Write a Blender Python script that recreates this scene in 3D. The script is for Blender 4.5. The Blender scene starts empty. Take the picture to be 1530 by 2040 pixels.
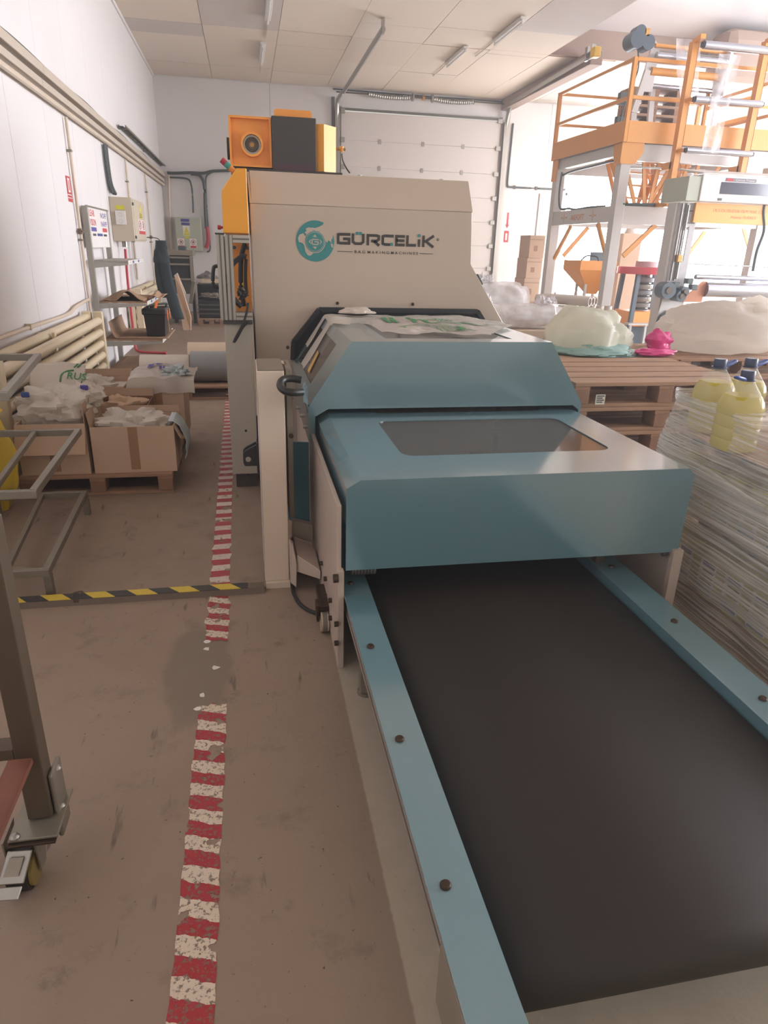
import bpy, bmesh, math, random
from mathutils import Vector, Matrix, noise
random.seed(7)
C = bpy.context.scene.collection
SC = bpy.context.scene
PI = math.pi
# ------------------------------------------------------------------ camera, light, exposure
YAW, PIT, ROL, FPX, CAMH = 0.2018820, 0.3741795, 0.0292818, 1334.47, 1.6
_f = Vector((math.sin(YAW)*math.cos(PIT), math.cos(YAW)*math.cos(PIT), -math.sin(PIT)))
_r = Vector((math.cos(YAW), -math.sin(YAW), 0)); _u = _r.cross(_f)
RGT = math.cos(ROL)*_r + math.sin(ROL)*_u
UPV = -math.sin(ROL)*_r + math.cos(ROL)*_u
cam = bpy.data.cameras.new('camera'); co = bpy.data.objects.new('camera', cam); C.objects.link(co)
mw = Matrix.Identity(4)
for i in range(3):
    mw[i][0], mw[i][1], mw[i][2] = RGT[i], UPV[i], -_f[i]
mw[2][3] = CAMH
co.matrix_world = mw
cam.sensor_fit = 'VERTICAL'; cam.sensor_height = 36; cam.lens = FPX/2040*36
cam.clip_start = .05; cam.clip_end = 100
SC.camera = co
W = bpy.data.worlds.new('world'); SC.world = W; W.use_nodes = True
W.node_tree.nodes['Background'].inputs[0].default_value = (1.0, .93, .84, 1)
W.node_tree.nodes['Background'].inputs[1].default_value = .34
SC.view_settings.view_transform = 'Standard'; SC.view_settings.look = 'None'
SC.view_settings.gamma = 1; SC.view_settings.use_curve_mapping = False
SC.view_settings.exposure = 1.25
WIN_BACK, WIN_RIGHT, WIN_REAR, FILL_BAY = 13.0, 9.5, 2.6, 5.5     # brightness of the glazing; the bay value is an added light
SC.cycles.max_bounces = 7; SC.cycles.diffuse_bounces = 4; SC.cycles.glossy_bounces = 4
SC.cycles.transparent_max_bounces = 12; SC.cycles.transmission_bounces = 6
SC.cycles.caustics_reflective = False; SC.cycles.caustics_refractive = False
SC.cycles.sample_clamp_indirect = 6
SC.cycles.use_adaptive_sampling = True; SC.cycles.adaptive_threshold = .02

def ray(x, y):
    d = RGT*((x-765)/FPX) - UPV*((y-1020)/FPX) + _f
    return d
def at(x, y, Y):      # the point of the room at depth Y seen at that place of the photograph
    d = ray(x, y); return Vector((0, 0, CAMH)) + d*(Y/d.y)
def atx(x, y, X):
    d = ray(x, y); return Vector((0, 0, CAMH)) + d*(X/d.x)
def atz(x, y, z):
    d = ray(x, y); return Vector((0, 0, CAMH)) + d*((z-CAMH)/d.z)

# ------------------------------------------------------------------ materials
def lin(h):
    h = h.lstrip('#'); out = []
    for i in (0, 2, 4):
        c = int(h[i:i+2], 16)/255
        out.append(c/12.92 if c <= .04045 else ((c+.055)/1.055)**2.4)
    return (*out, 1)
def M(name, hexc, rough=.5, metal=0, var=.05, scale=6, bump=0, bscale=60, spec=.5, coat=0, stretch=None, alpha=1, trans=0, rvar=0):
    m = bpy.data.materials.new(name); m.use_nodes = True
    nt = m.node_tree; b = nt.nodes['Principled BSDF']
    c = lin(hexc)
    b.inputs['Base Color'].default_value = c
    b.inputs['Roughness'].default_value = rough; b.inputs['Metallic'].default_value = metal
    b.inputs['Specular IOR Level'].default_value = spec
    b.inputs['Coat Weight'].default_value = coat; b.inputs['Coat Roughness'].default_value = .08 if coat < 1 else .14
    if coat >= 1: b.inputs['Coat IOR'].default_value = 2.0
    b.inputs['Alpha'].default_value = alpha
    b.inputs['Transmission Weight'].default_value = trans
    tc = nt.nodes.new('ShaderNodeTexCoord'); src = tc.outputs['Object']
    if stretch:
        mp = nt.nodes.new('ShaderNodeMapping'); mp.inputs['Scale'].default_value = stretch
        nt.links.new(src, mp.inputs[0]); src = mp.outputs[0]
    if var:
        n = nt.nodes.new('ShaderNodeTexNoise'); n.inputs['Scale'].default_value = scale; n.inputs['Detail'].default_value = 6
        nt.links.new(src, n.inputs['Vector'])
        mx = nt.nodes.new('ShaderNodeMix'); mx.data_type = 'RGBA'
        mx.inputs[6].default_value = tuple(max(0, v*(1-2.2*var)) for v in c[:3])+(1,)
        mx.inputs[7].default_value = tuple(min(1, v*(1+1.6*var)) for v in c[:3])+(1,)
        nt.links.new(n.outputs[0], mx.inputs[0]); nt.links.new(mx.outputs[2], b.inputs['Base Color'])
        if rvar:
            mr = nt.nodes.new('ShaderNodeMapRange'); mr.inputs[3].default_value = max(0, rough-rvar); mr.inputs[4].default_value = rough+rvar
            nt.links.new(n.outputs[0], mr.inputs[0]); nt.links.new(mr.outputs[0], b.inputs['Roughness'])
    if bump:
        n2 = nt.nodes.new('ShaderNodeTexNoise'); n2.inputs['Scale'].default_value = bscale; n2.inputs['Detail'].default_value = 4
        nt.links.new(src, n2.inputs['Vector'])
        bp = nt.nodes.new('ShaderNodeBump'); bp.inputs['Strength'].default_value = bump; bp.inputs['Distance'].default_value = .01
        nt.links.new(n2.outputs[0], bp.inputs['Height']); nt.links.new(bp.outputs[0], b.inputs['Normal'])
    return m
def translucent(m, hexc, f):
    nt = m.node_tree; b = nt.nodes['Principled BSDF']; t = nt.nodes.new('ShaderNodeBsdfTranslucent'); t.inputs[0].default_value = lin(hexc)
    mx = nt.nodes.new('ShaderNodeMixShader'); mx.inputs[0].default_value = f
    nt.links.new(b.outputs[0], mx.inputs[1]); nt.links.new(t.outputs[0], mx.inputs[2]); nt.links.new(mx.outputs[0], nt.nodes['Material Output'].inputs[0]); return m
def M_emit(name, hexc, strength):
    m = bpy.data.materials.new(name); m.use_nodes = True; nt = m.node_tree
    e = nt.nodes.new('ShaderNodeEmission'); e.inputs[0].default_value = lin(hexc); e.inputs[1].default_value = strength
    nt.links.new(e.outputs[0], nt.nodes['Material Output'].inputs[0]); return m
def M_film(name, hexc, clear, rough=.2, streak=None, bump=.4, bscale=12, lo=.35, hi=.75, tint='ffffff'):
    # thin plastic film: part see-through, part milky, streaked
    m = bpy.data.materials.new(name); m.use_nodes = True; nt = m.node_tree
    b = nt.nodes['Principled BSDF']; b.inputs['Base Color'].default_value = lin(hexc)
    b.inputs['Roughness'].default_value = rough
    t = nt.nodes.new('ShaderNodeBsdfTransparent'); t.inputs[0].default_value = lin(tint)
    mx = nt.nodes.new('ShaderNodeMixShader')
    tc = nt.nodes.new('ShaderNodeTexCoord'); src = tc.outputs['Object']
    if streak:
        mp = nt.nodes.new('ShaderNodeMapping'); mp.inputs['Scale'].default_value = streak[0]; mp.inputs['Rotation'].default_value = streak[1]
        nt.links.new(src, mp.inputs[0]); src = mp.outputs[0]
    n = nt.nodes.new('ShaderNodeTexNoise'); n.inputs['Scale'].default_value = bscale; n.inputs['Detail'].default_value = 5
    nt.links.new(src, n.inputs['Vector'])
    mr = nt.nodes.new('ShaderNodeMapRange'); mr.inputs[1].default_value = lo; mr.inputs[2].default_value = hi
    mr.inputs[3].default_value = min(1, clear+.2); mr.inputs[4].default_value = max(0, clear-.3)
    nt.links.new(n.outputs[0], mr.inputs[0]); nt.links.new(mr.outputs[0], mx.inputs[0])
    nt.links.new(b.outputs[0], mx.inputs[1]); nt.links.new(t.outputs[0], mx.inputs[2])
    bp = nt.nodes.new('ShaderNodeBump'); bp.inputs['Strength'].default_value = bump; bp.inputs['Distance'].default_value = .02
    nt.links.new(n.outputs[0], bp.inputs['Height']); nt.links.new(bp.outputs[0], b.inputs['Normal'])
    nt.links.new(mx.outputs[0], nt.nodes['Material Output'].inputs[0]); return m
def M_floor():
    m = bpy.data.materials.new('painted_concrete'); m.use_nodes = True; nt = m.node_tree; L = nt.links
    b = nt.nodes['Principled BSDF']; b.inputs['Specular IOR Level'].default_value = .35
    tc = nt.nodes.new('ShaderNodeTexCoord'); P = tc.outputs['Object']
    def nz(s, d=6, r=.6):
        n = nt.nodes.new('ShaderNodeTexNoise'); n.inputs['Scale'].default_value = s; n.inputs['Detail'].default_value = d
        n.inputs['Roughness'].default_value = r; L.new(P, n.inputs['Vector']); return n.outputs[0]
    def ramp(v, a, c):
        r = nt.nodes.new('ShaderNodeMapRange'); r.inputs[1].default_value = a; r.inputs[2].default_value = c; L.new(v, r.inputs[0]); return r.outputs[0]
    def mix(f, a, c):
        x = nt.nodes.new('ShaderNodeMix'); x.data_type = 'RGBA'; L.new(f, x.inputs[0])
        for i, v in ((6, a), (7, c)):
            if isinstance(v, tuple): x.inputs[i].default_value = v
            else: L.new(v, x.inputs[i])
        return x.outputs[2]
    def math_(op, a, c):
        x = nt.nodes.new('ShaderNodeMath'); x.operation = op
        for i, v in ((0, a), (1, c)):
            if isinstance(v, (int, float)): x.inputs[i].default_value = v
            else: L.new(v, x.inputs[i])
        return x.outputs[0]
    base = mix(nz(1.3), lin('8d7a6b'), lin('a08c7b'))
    base = mix(ramp(nz(5, 8, .7), .56, .74), base, lin('7a6a5e'))
    base = mix(ramp(nz(22, 4, .7), .66, .74), base, lin('66584c'))
    base = mix(ramp(nz(60, 2), .70, .76), base, lin('4a4038'))
    base = mix(ramp(nz(3.1, 9, .75), .60, .70), base, lin('75675a'))
    # scuffs: stretched noise
    mp = nt.nodes.new('ShaderNodeMapping'); mp.inputs['Scale'].default_value = (14, 2.5, 1); mp.inputs['Rotation'].default_value = (0, 0, .8)
    L.new(P, mp.inputs[0]); s = nt.nodes.new('ShaderNodeTexNoise'); s.inputs['Scale'].default_value = 1.6; s.inputs['Detail'].default_value = 5
    L.new(mp.outputs[0], s.inputs['Vector'])
    base = mix(ramp(s.outputs[0], .66, .73), base, lin('6d5f54'))
    # worn patch where the tape is gone, and the unpainted strip beside the machine
    sp = nt.nodes.new('ShaderNodeSeparateXYZ'); L.new(P, sp.inputs[0])
    dx = math_('MULTIPLY', math_('ADD', sp.outputs[0], .26), 7.0); dy = math_('MULTIPLY', math_('ADD', sp.outputs[1], -2.38), 2.6)
    rr = math_('ADD', math_('MULTIPLY', dx, dx), math_('MULTIPLY', dy, dy))
    rr = math_('ADD', rr, math_('MULTIPLY', nz(9), 1.0))
    base = mix(ramp(rr, 1.45, 1.15), base, lin('857668'))
    edge = math_('ADD', sp.outputs[0], math_('MULTIPLY', nz(40), .012))
    strip = mix(nz(14, 6, .7), lin('a79a88'), lin('bdb09c'))
    strip = mix(ramp(nz(80, 3), .68, .76), strip, lin('857868'))
    base = mix(ramp(edge, .300, .306), base, strip)
    L.new(base, b.inputs['Base Color'])
    L.new(ramp(nz(7), -.6, 1.2), b.inputs['Roughness'])
    bp = nt.nodes.new('ShaderNodeBump'); bp.inputs['Strength'].default_value = .12; bp.inputs['Distance'].default_value = .01
    L.new(nz(50), bp.inputs['Height']); L.new(bp.outputs[0], b.inputs['Normal'])
    return m
def M_tape(name, c1, c2, period, tilt, wear, off=0, wcol=None):
    # striped floor tape, rubbed through in places
    m = bpy.data.materials.new(name); m.use_nodes = True; nt = m.node_tree; L = nt.links
    b = nt.nodes['Principled BSDF']; b.inputs['Roughness'].default_value = .55
    tc = nt.nodes.new('ShaderNodeTexCoord'); sp = nt.nodes.new('ShaderNodeSeparateXYZ'); L.new(tc.outputs['Object'], sp.inputs[0])
    def mth(op, a, c):
        x = nt.nodes.new('ShaderNodeMath'); x.operation = op
        for i, v in ((0, a), (1, c)):
            if isinstance(v, (int, float)): x.inputs[i].default_value = v
            else: L.new(v, x.inputs[i])
        return x.outputs[0]
    n = nt.nodes.new('ShaderNodeTexNoise'); n.inputs['Scale'].default_value = 26; n.inputs['Detail'].default_value = 5; L.new(tc.outputs['Object'], n.inputs['Vector'])
    ax, ay = (0, 1) if tilt[0] == 'y' else (1, 0)
    v = mth('ADD', mth('MULTIPLY', sp.outputs[ax], tilt[1]), sp.outputs[ay])
    v = mth('ADD', v, mth('MULTIPLY', n.outputs[0], wear*.03))
    fr = mth('FRACT', mth('ADD', mth('MULTIPLY', v, 1/period), off), 0)
    st = mth('GREATER_THAN', fr, .5)
    x = nt.nodes.new('ShaderNodeMix'); x.data_type = 'RGBA'; L.new(st, x.inputs[0])
    x.inputs[6].default_value = lin(c1); x.inputs[7].default_value = lin(c2)
    col = x.outputs[2]
    n2 = nt.nodes.new('ShaderNodeTexNoise'); n2.inputs['Scale'].default_value = 70; n2.inputs['Detail'].default_value = 8; n2.inputs['Roughness'].default_value = .75
    L.new(tc.outputs['Object'], n2.inputs['Vector'])
    r2 = nt.nodes.new('ShaderNodeMapRange'); r2.inputs[1].default_value = .53; r2.inputs[2].default_value = .57; L.new(n2.outputs[0], r2.inputs[0])
    y = nt.nodes.new('ShaderNodeMix'); y.data_type = 'RGBA'; y.inputs[7].default_value = lin(wcol or '7b6c5e')
    L.new(mth('MULTIPLY', r2.outputs[0], wear), y.inputs[0]); L.new(col, y.inputs[6]); L.new(y.outputs[2], b.inputs['Base Color'])
    if wear > .3:
        n3 = nt.nodes.new('ShaderNodeTexNoise'); n3.inputs['Scale'].default_value = 13; n3.inputs['Detail'].default_value = 6; L.new(tc.outputs['Object'], n3.inputs['Vector'])
        r3 = nt.nodes.new('ShaderNodeMapRange'); r3.inputs[1].default_value = .615; r3.inputs[2].default_value = .62; r3.inputs[3].default_value = 1; r3.inputs[4].default_value = 0
        L.new(n3.outputs[0], r3.inputs[0]); L.new(r3.outputs[0], b.inputs['Alpha'])
    return m

WALL = M('white_wall', 'e4dfde', .7, var=.02, scale=1.5)
CEILA = M('ceiling_board_beige', 'e3d4c4', .8, var=.03, scale=1)
CEILB = M('ceiling_board_pale', 'e8dacb', .8, var=.03, scale=1)
CEILC = M('ceiling_board_grey', 'cec4bc', .8, var=.03, scale=1)
BAYBR = M('bay_brown', 'a08a7c', .8, var=.04)
FLOOR = M_floor()
CREAM = M('cream_enamel', 'c4b3a2', .35, var=.015, scale=3)
PLATE = M('beige_powder_coat', 'c2b0a2', .4, var=.015, scale=3)
GREIGE = M('grey_beige_coat', 'b5ad9f', .35, var=.015, scale=3)
COLUMN = M('column_coat', 'dccbb8', .4, var=.015, scale=3)
BLUE = M('blue_powder_coat', '62858f', .25, var=.012, scale=2, coat=1.0)
BLUED = M('blue_guard_coat', '5f8d9b', .35, var=.012, scale=2)
PANE = M('smoked_acrylic', '6d645e', .05, var=.05, scale=2, alpha=.55, coat=.6)
BELT = M('black_belt', '332e29', .6, var=.05, scale=3, rvar=.05, bump=.04, bscale=200, spec=.3)
BLACK = M('black_plastic', '1f1e1d', .4, var=.05)
DARK = M('charcoal_panel', '403d3a', .5, var=.03)
RUBBER = M('black_rubber', '252422', .6, var=.05)
BOLT = M('burnished_bolt', '4a3a30', .4, metal=.6, var=.1)
STEEL = M('zinc_steel', 'a6a29a', .35, metal=.8, var=.06, scale=12)
STEELP = M('bare_steel_tube', '8f8779', .42, metal=.55, var=.08, scale=14)
STEELD = M('dark_steel_tube', '5b4d3e', .45, metal=.35, var=.1, scale=10)
CHROME = M('chrome', 'a9a9b0', .18, metal=1, var=.02)
ALU = M('aluminium_profile', 'b4ada3', .35, metal=.5, var=.03)
ALUD = M('profile_groove', '6f6a64', .5, metal=.4, var=.03)
ORANGE = M('orange_paint', 'f4a247', .4, var=.02)
ORANGE_DIM = M('orange_paint_darkened', 'dc9742', .4, var=.02)  # orange paint darkened to offset the strong light on the tower
YEL = M('yellow_paint', 'f5a832', .38, var=.02)
TOWERG = M('tower_grey', 'c9c4c0', .4, var=.02)
WINDG = M('winder_grey', 'bdbabb', .4, var=.02)
WOOD = M('pallet_wood', 'a9856a', .75, var=.16, scale=5, stretch=(1, 6, 6), bump=.15)
WOODY = M('pallet_wood_cross', 'a27d62', .75, var=.16, scale=5, stretch=(6, 1, 6), bump=.15)
WOODB = M('pallet_block_wood', '96725a', .8, var=.14, scale=9, bump=.2)
CARD = M('cardboard', 'd0b196', .8, var=.05, scale=4)
CARDD = M('cardboard_inside', 'c2a38a', .85, var=.05, scale=4)
TAPE = M('parcel_tape', 'a67f60', .3, var=.04)
BAGW = translucent(M('white_plastic_bag', 'efe6dc', .4, var=.03, scale=9, bump=.25, bscale=14), 'f8f2ea', .42)
BAGR = translucent(M('cream_plastic_sack', 'f2eede', .28, var=.03, scale=6, bump=.3, bscale=9), 'f8f4e8', .55)
CLOTHB = M('pale_blue_bag', 'b9c3c6', .5, var=.05, bump=.3, bscale=20)
BAGF = translucent(M('white_film_mass', 'f4efe8', .4, var=.03, scale=7, bump=.4, bscale=9), 'fbf7f2', .7)
PINK = M('pink_plastic', 'd83c86', .25, var=.08, bump=.3, bscale=14)
CLEAR = M_film('clear_wrap', 'f2eef0', .45, .12, bump=.6, bscale=5)
STRETCH = M_film('stretch_film', 'efeae2', .58, .2, streak=((.45, .5, 44), (.22, 0, 0)), bump=.5, bscale=3, lo=.40, hi=.64)
WEB = M_film('blown_film_web', 'e8e4e8', .62, .2, bump=.1, bscale=4)
OIL = translucent(M('sunflower_oil', 'd8ca5c', .12, var=.02, spec=.6), 'e6d860', .5)
PET = M('clear_bottle', 'f2f2ea', .06, var=0, alpha=.22, spec=.6)
CAPB = M('navy_cap', '3b4560', .4, var=.04)
HANDB = M('blue_handle', '3f5aa6', .4, var=.04)
LABEL = M('paper_label', 'd8d4c6', .6, var=.04)
INKB = M('blue_ink', '3f4f8c', .6, var=.03)
INKR = M('red_ink', 'c23a3f', .6, var=.03)
INKP = M('purple_ink', '54489a', .6, var=.03)
INKG = M('green_ink', '3f8a55', .6, var=.03)
INKK = M('dark_ink', '3d3a38', .6, var=.02)
INKO = M('orange_ink', 'c98657', .6, var=.02)
TEAL = M('teal_ink', '3c8a8a', .5, var=.02)
SIGNY = M('yellow_sign', 'd8cf3a', .5, var=.03)
PAPER = M('white_paper', 'e6e0dc', .6, var=.02)
RADI = M('radiator_cream', 'e0cfb0', .4, var=.03)
TRUNK = M('trunking_cream', 'c6b8a8', .45, var=.03)
PIPEC = M('painted_pipe', 'd9c8b4', .45, var=.03)
CABLE = M('dark_cable', '4c5453', .5, var=.05)
EBOX = M('switchbox_beige', 'c8bba6', .45, var=.02)
EBOXG = M('switchbox_green', 'b2b6a4', .45, var=.02)
RED = M('red_paint', 'b8353e', .4, var=.03)
REDR = M('red_ring_paint', 'd44a55', .35, var=.03)
SHELFG = M('shelf_grey', 'a9a59c', .45, metal=.1, var=.03)
KRAFT = M('kraft_sheet', 'a58468', .85, var=.06, scale=5)
MOTOR = M('motor_green_grey', '4a5660', .45, var=.05)
GREYROLL = M('grey_foil_roll', '8f908f', .35, var=.05, scale=3)
TANROLL = M('tan_foil_roll', 'cdb89f', .5, var=.04)
YSACK = M('yellow_sack', 'd5b53c', .5, var=.08, bump=.4, bscale=12)
NAVY = M('dark_workwear', '2f3a3f', .9, var=.1, scale=9, bump=.2)
GASKET = M('gasket_black', '262524', .6, var=.03)
RUST = M('rusty_angle', '7a4a3a', .55, metal=.2, var=.15, scale=9)
GOLD = M('brass_fitting', 'b98c4a', .35, metal=.7, var=.05)
TUBEW = M('paper_core', 'c8bdb2', .7, var=.05)
DUST = M('dusty_machine', '4d4740', .7, var=.15, scale=6)
DUSTL = M('dusty_frame', '8a8070', .65, var=.12, scale=6)
LAMPW = M('lamp_housing', 'e0dcd6', .4, var=.02)

# ------------------------------------------------------------------ geometry helpers
ORG = {}
class G:
    def __init__(s): s.bm = bmesh.new()
    def _pts(s, pts): return [s.bm.verts.new(p) for p in pts]
    def face(s, pts):
        try: s.bm.faces.new(s._pts(pts))
        except ValueError: pass
        return s
    def box(s, lo, hi, bev=0):
        lo = Vector(lo); hi = Vector(hi)
        for i in range(3):
            if lo[i] > hi[i]: lo[i], hi[i] = hi[i], lo[i]
        r = bmesh.ops.create_cube(s.bm, size=1)
        for v in r['verts']:
            v.co = Vector(((lo[i]+hi[i])/2 + v.co[i]*(hi[i]-lo[i]) for i in range(3)))
        if bev: s._bev(r['verts'], bev)
        return s
    def _bev(s, verts, b, seg=2):
        es = {e for v in verts for e in v.link_edges}
        bmesh.ops.bevel(s.bm, geom=list(es), offset=b, segments=seg, affect='EDGES', profile=.5)
    def beam(s, p0, p1, w, h=None, up=(0, 0, 1), bev=0):
        p0 = Vector(p0); p1 = Vector(p1); h = h or w
        d = p1-p0; L = d.length; d.normalize(); up = Vector(up)
        if abs(d.dot(up)) > .98: up = Vector((0, 1, 0))
        x = d.cross(up).normalized(); z = x.cross(d)
        r = bmesh.ops.create_cube(s.bm, size=1); c = (p0+p1)/2
        for v in r['verts']: v.co = c + x*(v.co.x*w) + d*(v.co.y*L) + z*(v.co.z*h)
        if bev: s._bev(r['verts'], bev)
        return s
    def cyl(s, p0, p1, r, r2=None, n=16, cap=True):
        p0 = Vector(p0); p1 = Vector(p1); r2 = r if r2 is None else r2
        d = (p1-p0).normalized(); a = Vector((0, 0, 1)) if abs(d.z) < .9 else Vector((1, 0, 0))
        x = d.cross(a).normalized(); y = d.cross(x)
        A = s._pts([p0+(x*math.cos(t)+y*math.sin(t))*r for t in (2*PI*i/n for i in range(n))])
        B = s._pts([p1+(x*math.cos(t)+y*math.sin(t))*r2 for t in (2*PI*i/n for i in range(n))])
        for i in range(n): s.bm.faces.new((A[i], A[(i+1) % n], B[(i+1) % n], B[i]))
        if cap: s.bm.faces.new(A[::-1]); s.bm.faces.new(B)
        return s
    def ring(s, p0, p1, r, ri, n=24):   # hollow cylinder
        p0 = Vector(p0); p1 = Vector(p1)
        d = (p1-p0).normalized(); a = Vector((0, 0, 1)) if abs(d.z) < .9 else Vector((1, 0, 0))
        x = d.cross(a).normalized(); y = d.cross(x); R = []
        for p, q in ((p0, r), (p1, r), (p1, ri), (p0, ri)):
            R.append(s._pts([p+(x*math.cos(2*PI*i/n)+y*math.sin(2*PI*i/n))*q for i in range(n)]))
        for k in range(4):
            A, B = R[k], R[(k+1) % 4]
            for i in range(n): s.bm.faces.new((A[i], A[(i+1) % n], B[(i+1) % n], B[i]))
        return s
    def tube(s, pts, r, n=8, sub=6, smooth=True):
        P = [Vector(p) for p in pts]
        if smooth and len(P) > 2:
            Q = []
            for i in range(len(P)-1):
                a, b, c, d = P[max(i-1, 0)], P[i], P[i+1], P[min(i+2, len(P)-1)]
                for k in range(sub):
                    t = k/sub
                    Q.append(.5*((2*b)+(c-a)*t+(2*a-5*b+4*c-d)*t*t+(3*b-a-3*c+d)*t**3))
            Q.append(P[-1]); P = Q
        rings = []; ref = None
        for i, p in enumerate(P):
            d = (P[min(i+1, len(P)-1)]-P[max(i-1, 0)]).normalized()
            if ref is None: ref = Vector((0, 0, 1)) if abs(d.z) < .9 else Vector((1, 0, 0))
            x = d.cross(ref).normalized(); y = d.cross(x); ref = -y if False else ref
            rr = r(i/(len(P)-1)) if callable(r) else r
            rings.append(s._pts([p+(x*math.cos(2*PI*k/n)+y*math.sin(2*PI*k/n))*rr for k in range(n)]))
        for A, B in zip(rings, rings[1:]):
            for k in range(n): s.bm.faces.new((A[k], A[(k+1) % n], B[(k+1) % n], B[k]))
        s.bm.faces.new(rings[0][::-1]); s.bm.faces.new(rings[-1])
        return s
    def prism(s, pts, vec, bev=0):
        vec = Vector(vec); A = s._pts([Vector(p) for p in pts]); B = s._pts([Vector(p)+vec for p in pts]); n = len(A)
        s.bm.faces.new(A[::-1]); s.bm.faces.new(B)
        for i in range(n): s.bm.faces.new((A[i], A[(i+1) % n], B[(i+1) % n], B[i]))
        if bev: s._bev(A+B, bev, 1)
        return s
    def lathe(s, c, prof, n=20, sq=None):
        c = Vector(c); R = []
        for (r, z) in prof:
            ring = []
            for i in range(n):
                t = 2*PI*i/n; cx, sy = math.cos(t), math.sin(t)
                if sq:
                    k = (abs(cx)**sq+abs(sy)**sq)**(-1/sq); cx *= k; sy *= k
                ring.append(c+Vector((r*cx, r*sy, z)))
            R.append(s._pts(ring))
        for A, B in zip(R, R[1:]):
            for i in range(n): s.bm.faces.new((A[i], A[(i+1) % n], B[(i+1) % n], B[i]))
        s.bm.faces.new(R[0][::-1]); s.bm.faces.new(R[-1])
        return s
    def grid(s, fn, nu, nv, wrap=False):
        V = [[s.bm.verts.new(fn(i/(nu if wrap else nu-1), j/(nv-1))) for j in range(nv)] for i in range(nu)]
        for i in range(nu if wrap else nu-1):
            for j in range(nv-1):
                s.bm.faces.new((V[i][j], V[(i+1) % nu][j], V[(i+1) % nu][j+1], V[i][j+1]))
        return s
    def blob(s, c, rad, seed=0, amp=.15, freq=2.2, nu=36, nv=20, flat=.0, rough=.05):
        c = Vector(c); rad = Vector(rad); o = Vector((seed*3.7, seed*1.3, seed*2.9))
        def f(u, v):
            t = 2*PI*u; p = -PI/2+PI*v
            d = Vector((math.cos(t)*math.cos(p), math.sin(t)*math.cos(p), math.sin(p)))
            k = 1+amp*noise.noise(d*freq+o)*1.6+rough*noise.noise(d*freq*4+o)
            q = Vector((d.x*rad.x*k, d.y*rad.y*k, d.z*rad.z*k))
            if q.z < -rad.z*flat: q.z = -rad.z*flat
            return c+q
        s.grid(f, nu, nv, wrap=True); bmesh.ops.remove_doubles(s.bm, verts=s.bm.verts[:], dist=1e-5); return s
    def strip(s, pts, t, z=0, thick=.001, basis=None):
        # flat mitred stroke in a plane: basis = (origin, right, up, out)
        o, R_, U_, N_ = basis; n = len(pts); P = [Vector((p[0], p[1])) for p in pts]; Lf, Rt = [], []
        for i in range(n):
            d0 = (P[i]-P[i-1]).normalized() if i > 0 else (P[1]-P[0]).normalized()
            d1 = (P[i+1]-P[i]).normalized() if i < n-1 else d0
            n0 = Vector((-d0.y, d0.x)); n1 = Vector((-d1.y, d1.x)); m = (n0+n1).normalized()
            k = t/2/max(.35, m.dot(n0)); Lf.append(P[i]+m*k); Rt.append(P[i]-m*k)
        def w(p, h): return o+R_*p.x+U_*p.y+N_*h
        for i in range(n-1):
            q = [Lf[i], Rt[i], Rt[i+1], Lf[i+1]]
            s.prism([w(p, 0) for p in q], N_*thick)
        return s
    def build(s, name, m, parent=None, smooth=False, kind=None, label=None, thick=0, org=None):
        me = bpy.data.meshes.new(name)
        if smooth: 
            for f in s.bm.faces: f.smooth = True
        bmesh.ops.recalc_face_normals(s.bm, faces=s.bm.faces[:])
        if org is not None: org = Vector(org)
        elif parent is not None: org = ORG[parent.name]
        else:
            vs = [v.co for v in s.bm.verts]
            org = Vector(((min(v.x for v in vs)+max(v.x for v in vs))/2, (min(v.y for v in vs)+max(v.y for v in vs))/2, min(v.z for v in vs)))
        for v in s.bm.verts: v.co -= org
        s.bm.to_mesh(me); s.bm.free()
        me.materials.append(m)
        if smooth: me.set_sharp_from_angle(angle=math.radians(38))
        o = bpy.data.objects.new(name, me); C.objects.link(o); ORG[o.name] = org
        if parent is not None: o.parent = parent
        else: o.location = org
        if thick:
            md = o.modifiers.new('thickness', 'SOLIDIFY'); md.thickness = thick
        if kind: o['kind'] = kind
        if label: o['label'] = label
        return o
def E(name, label, cat, loc, group=None):
    o = bpy.data.objects.new(name, None); C.objects.link(o); o.location = Vector(loc); o.empty_display_size = .1
    ORG[o.name] = Vector(loc); o['label'] = label; o['category'] = cat
    if group: o['group'] = group
    return o
def tag(o, label, cat, group=None):
    o['label'] = label; o['category'] = cat
    if group: o['group'] = group
    return o
def struct(o): o['kind'] = 'structure'; return o
def dup(root, move=(0, 0, 0), rotz=0, label=None, group=None):
    r = root.copy(); C.objects.link(r); r.location = root.location+Vector(move); r.rotation_euler = (0, 0, rotz)
    ORG[r.name] = Vector(r.location)
    if label: r['label'] = label
    if group: r['group'] = group
    for ch in root.children:
        c = ch.copy(); C.objects.link(c); c.parent = r; ORG[c.name] = ORG[r.name]
        for g in ch.children:
            d = g.copy(); C.objects.link(d); d.parent = c; ORG[d.name] = ORG[r.name]
    return r
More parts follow.
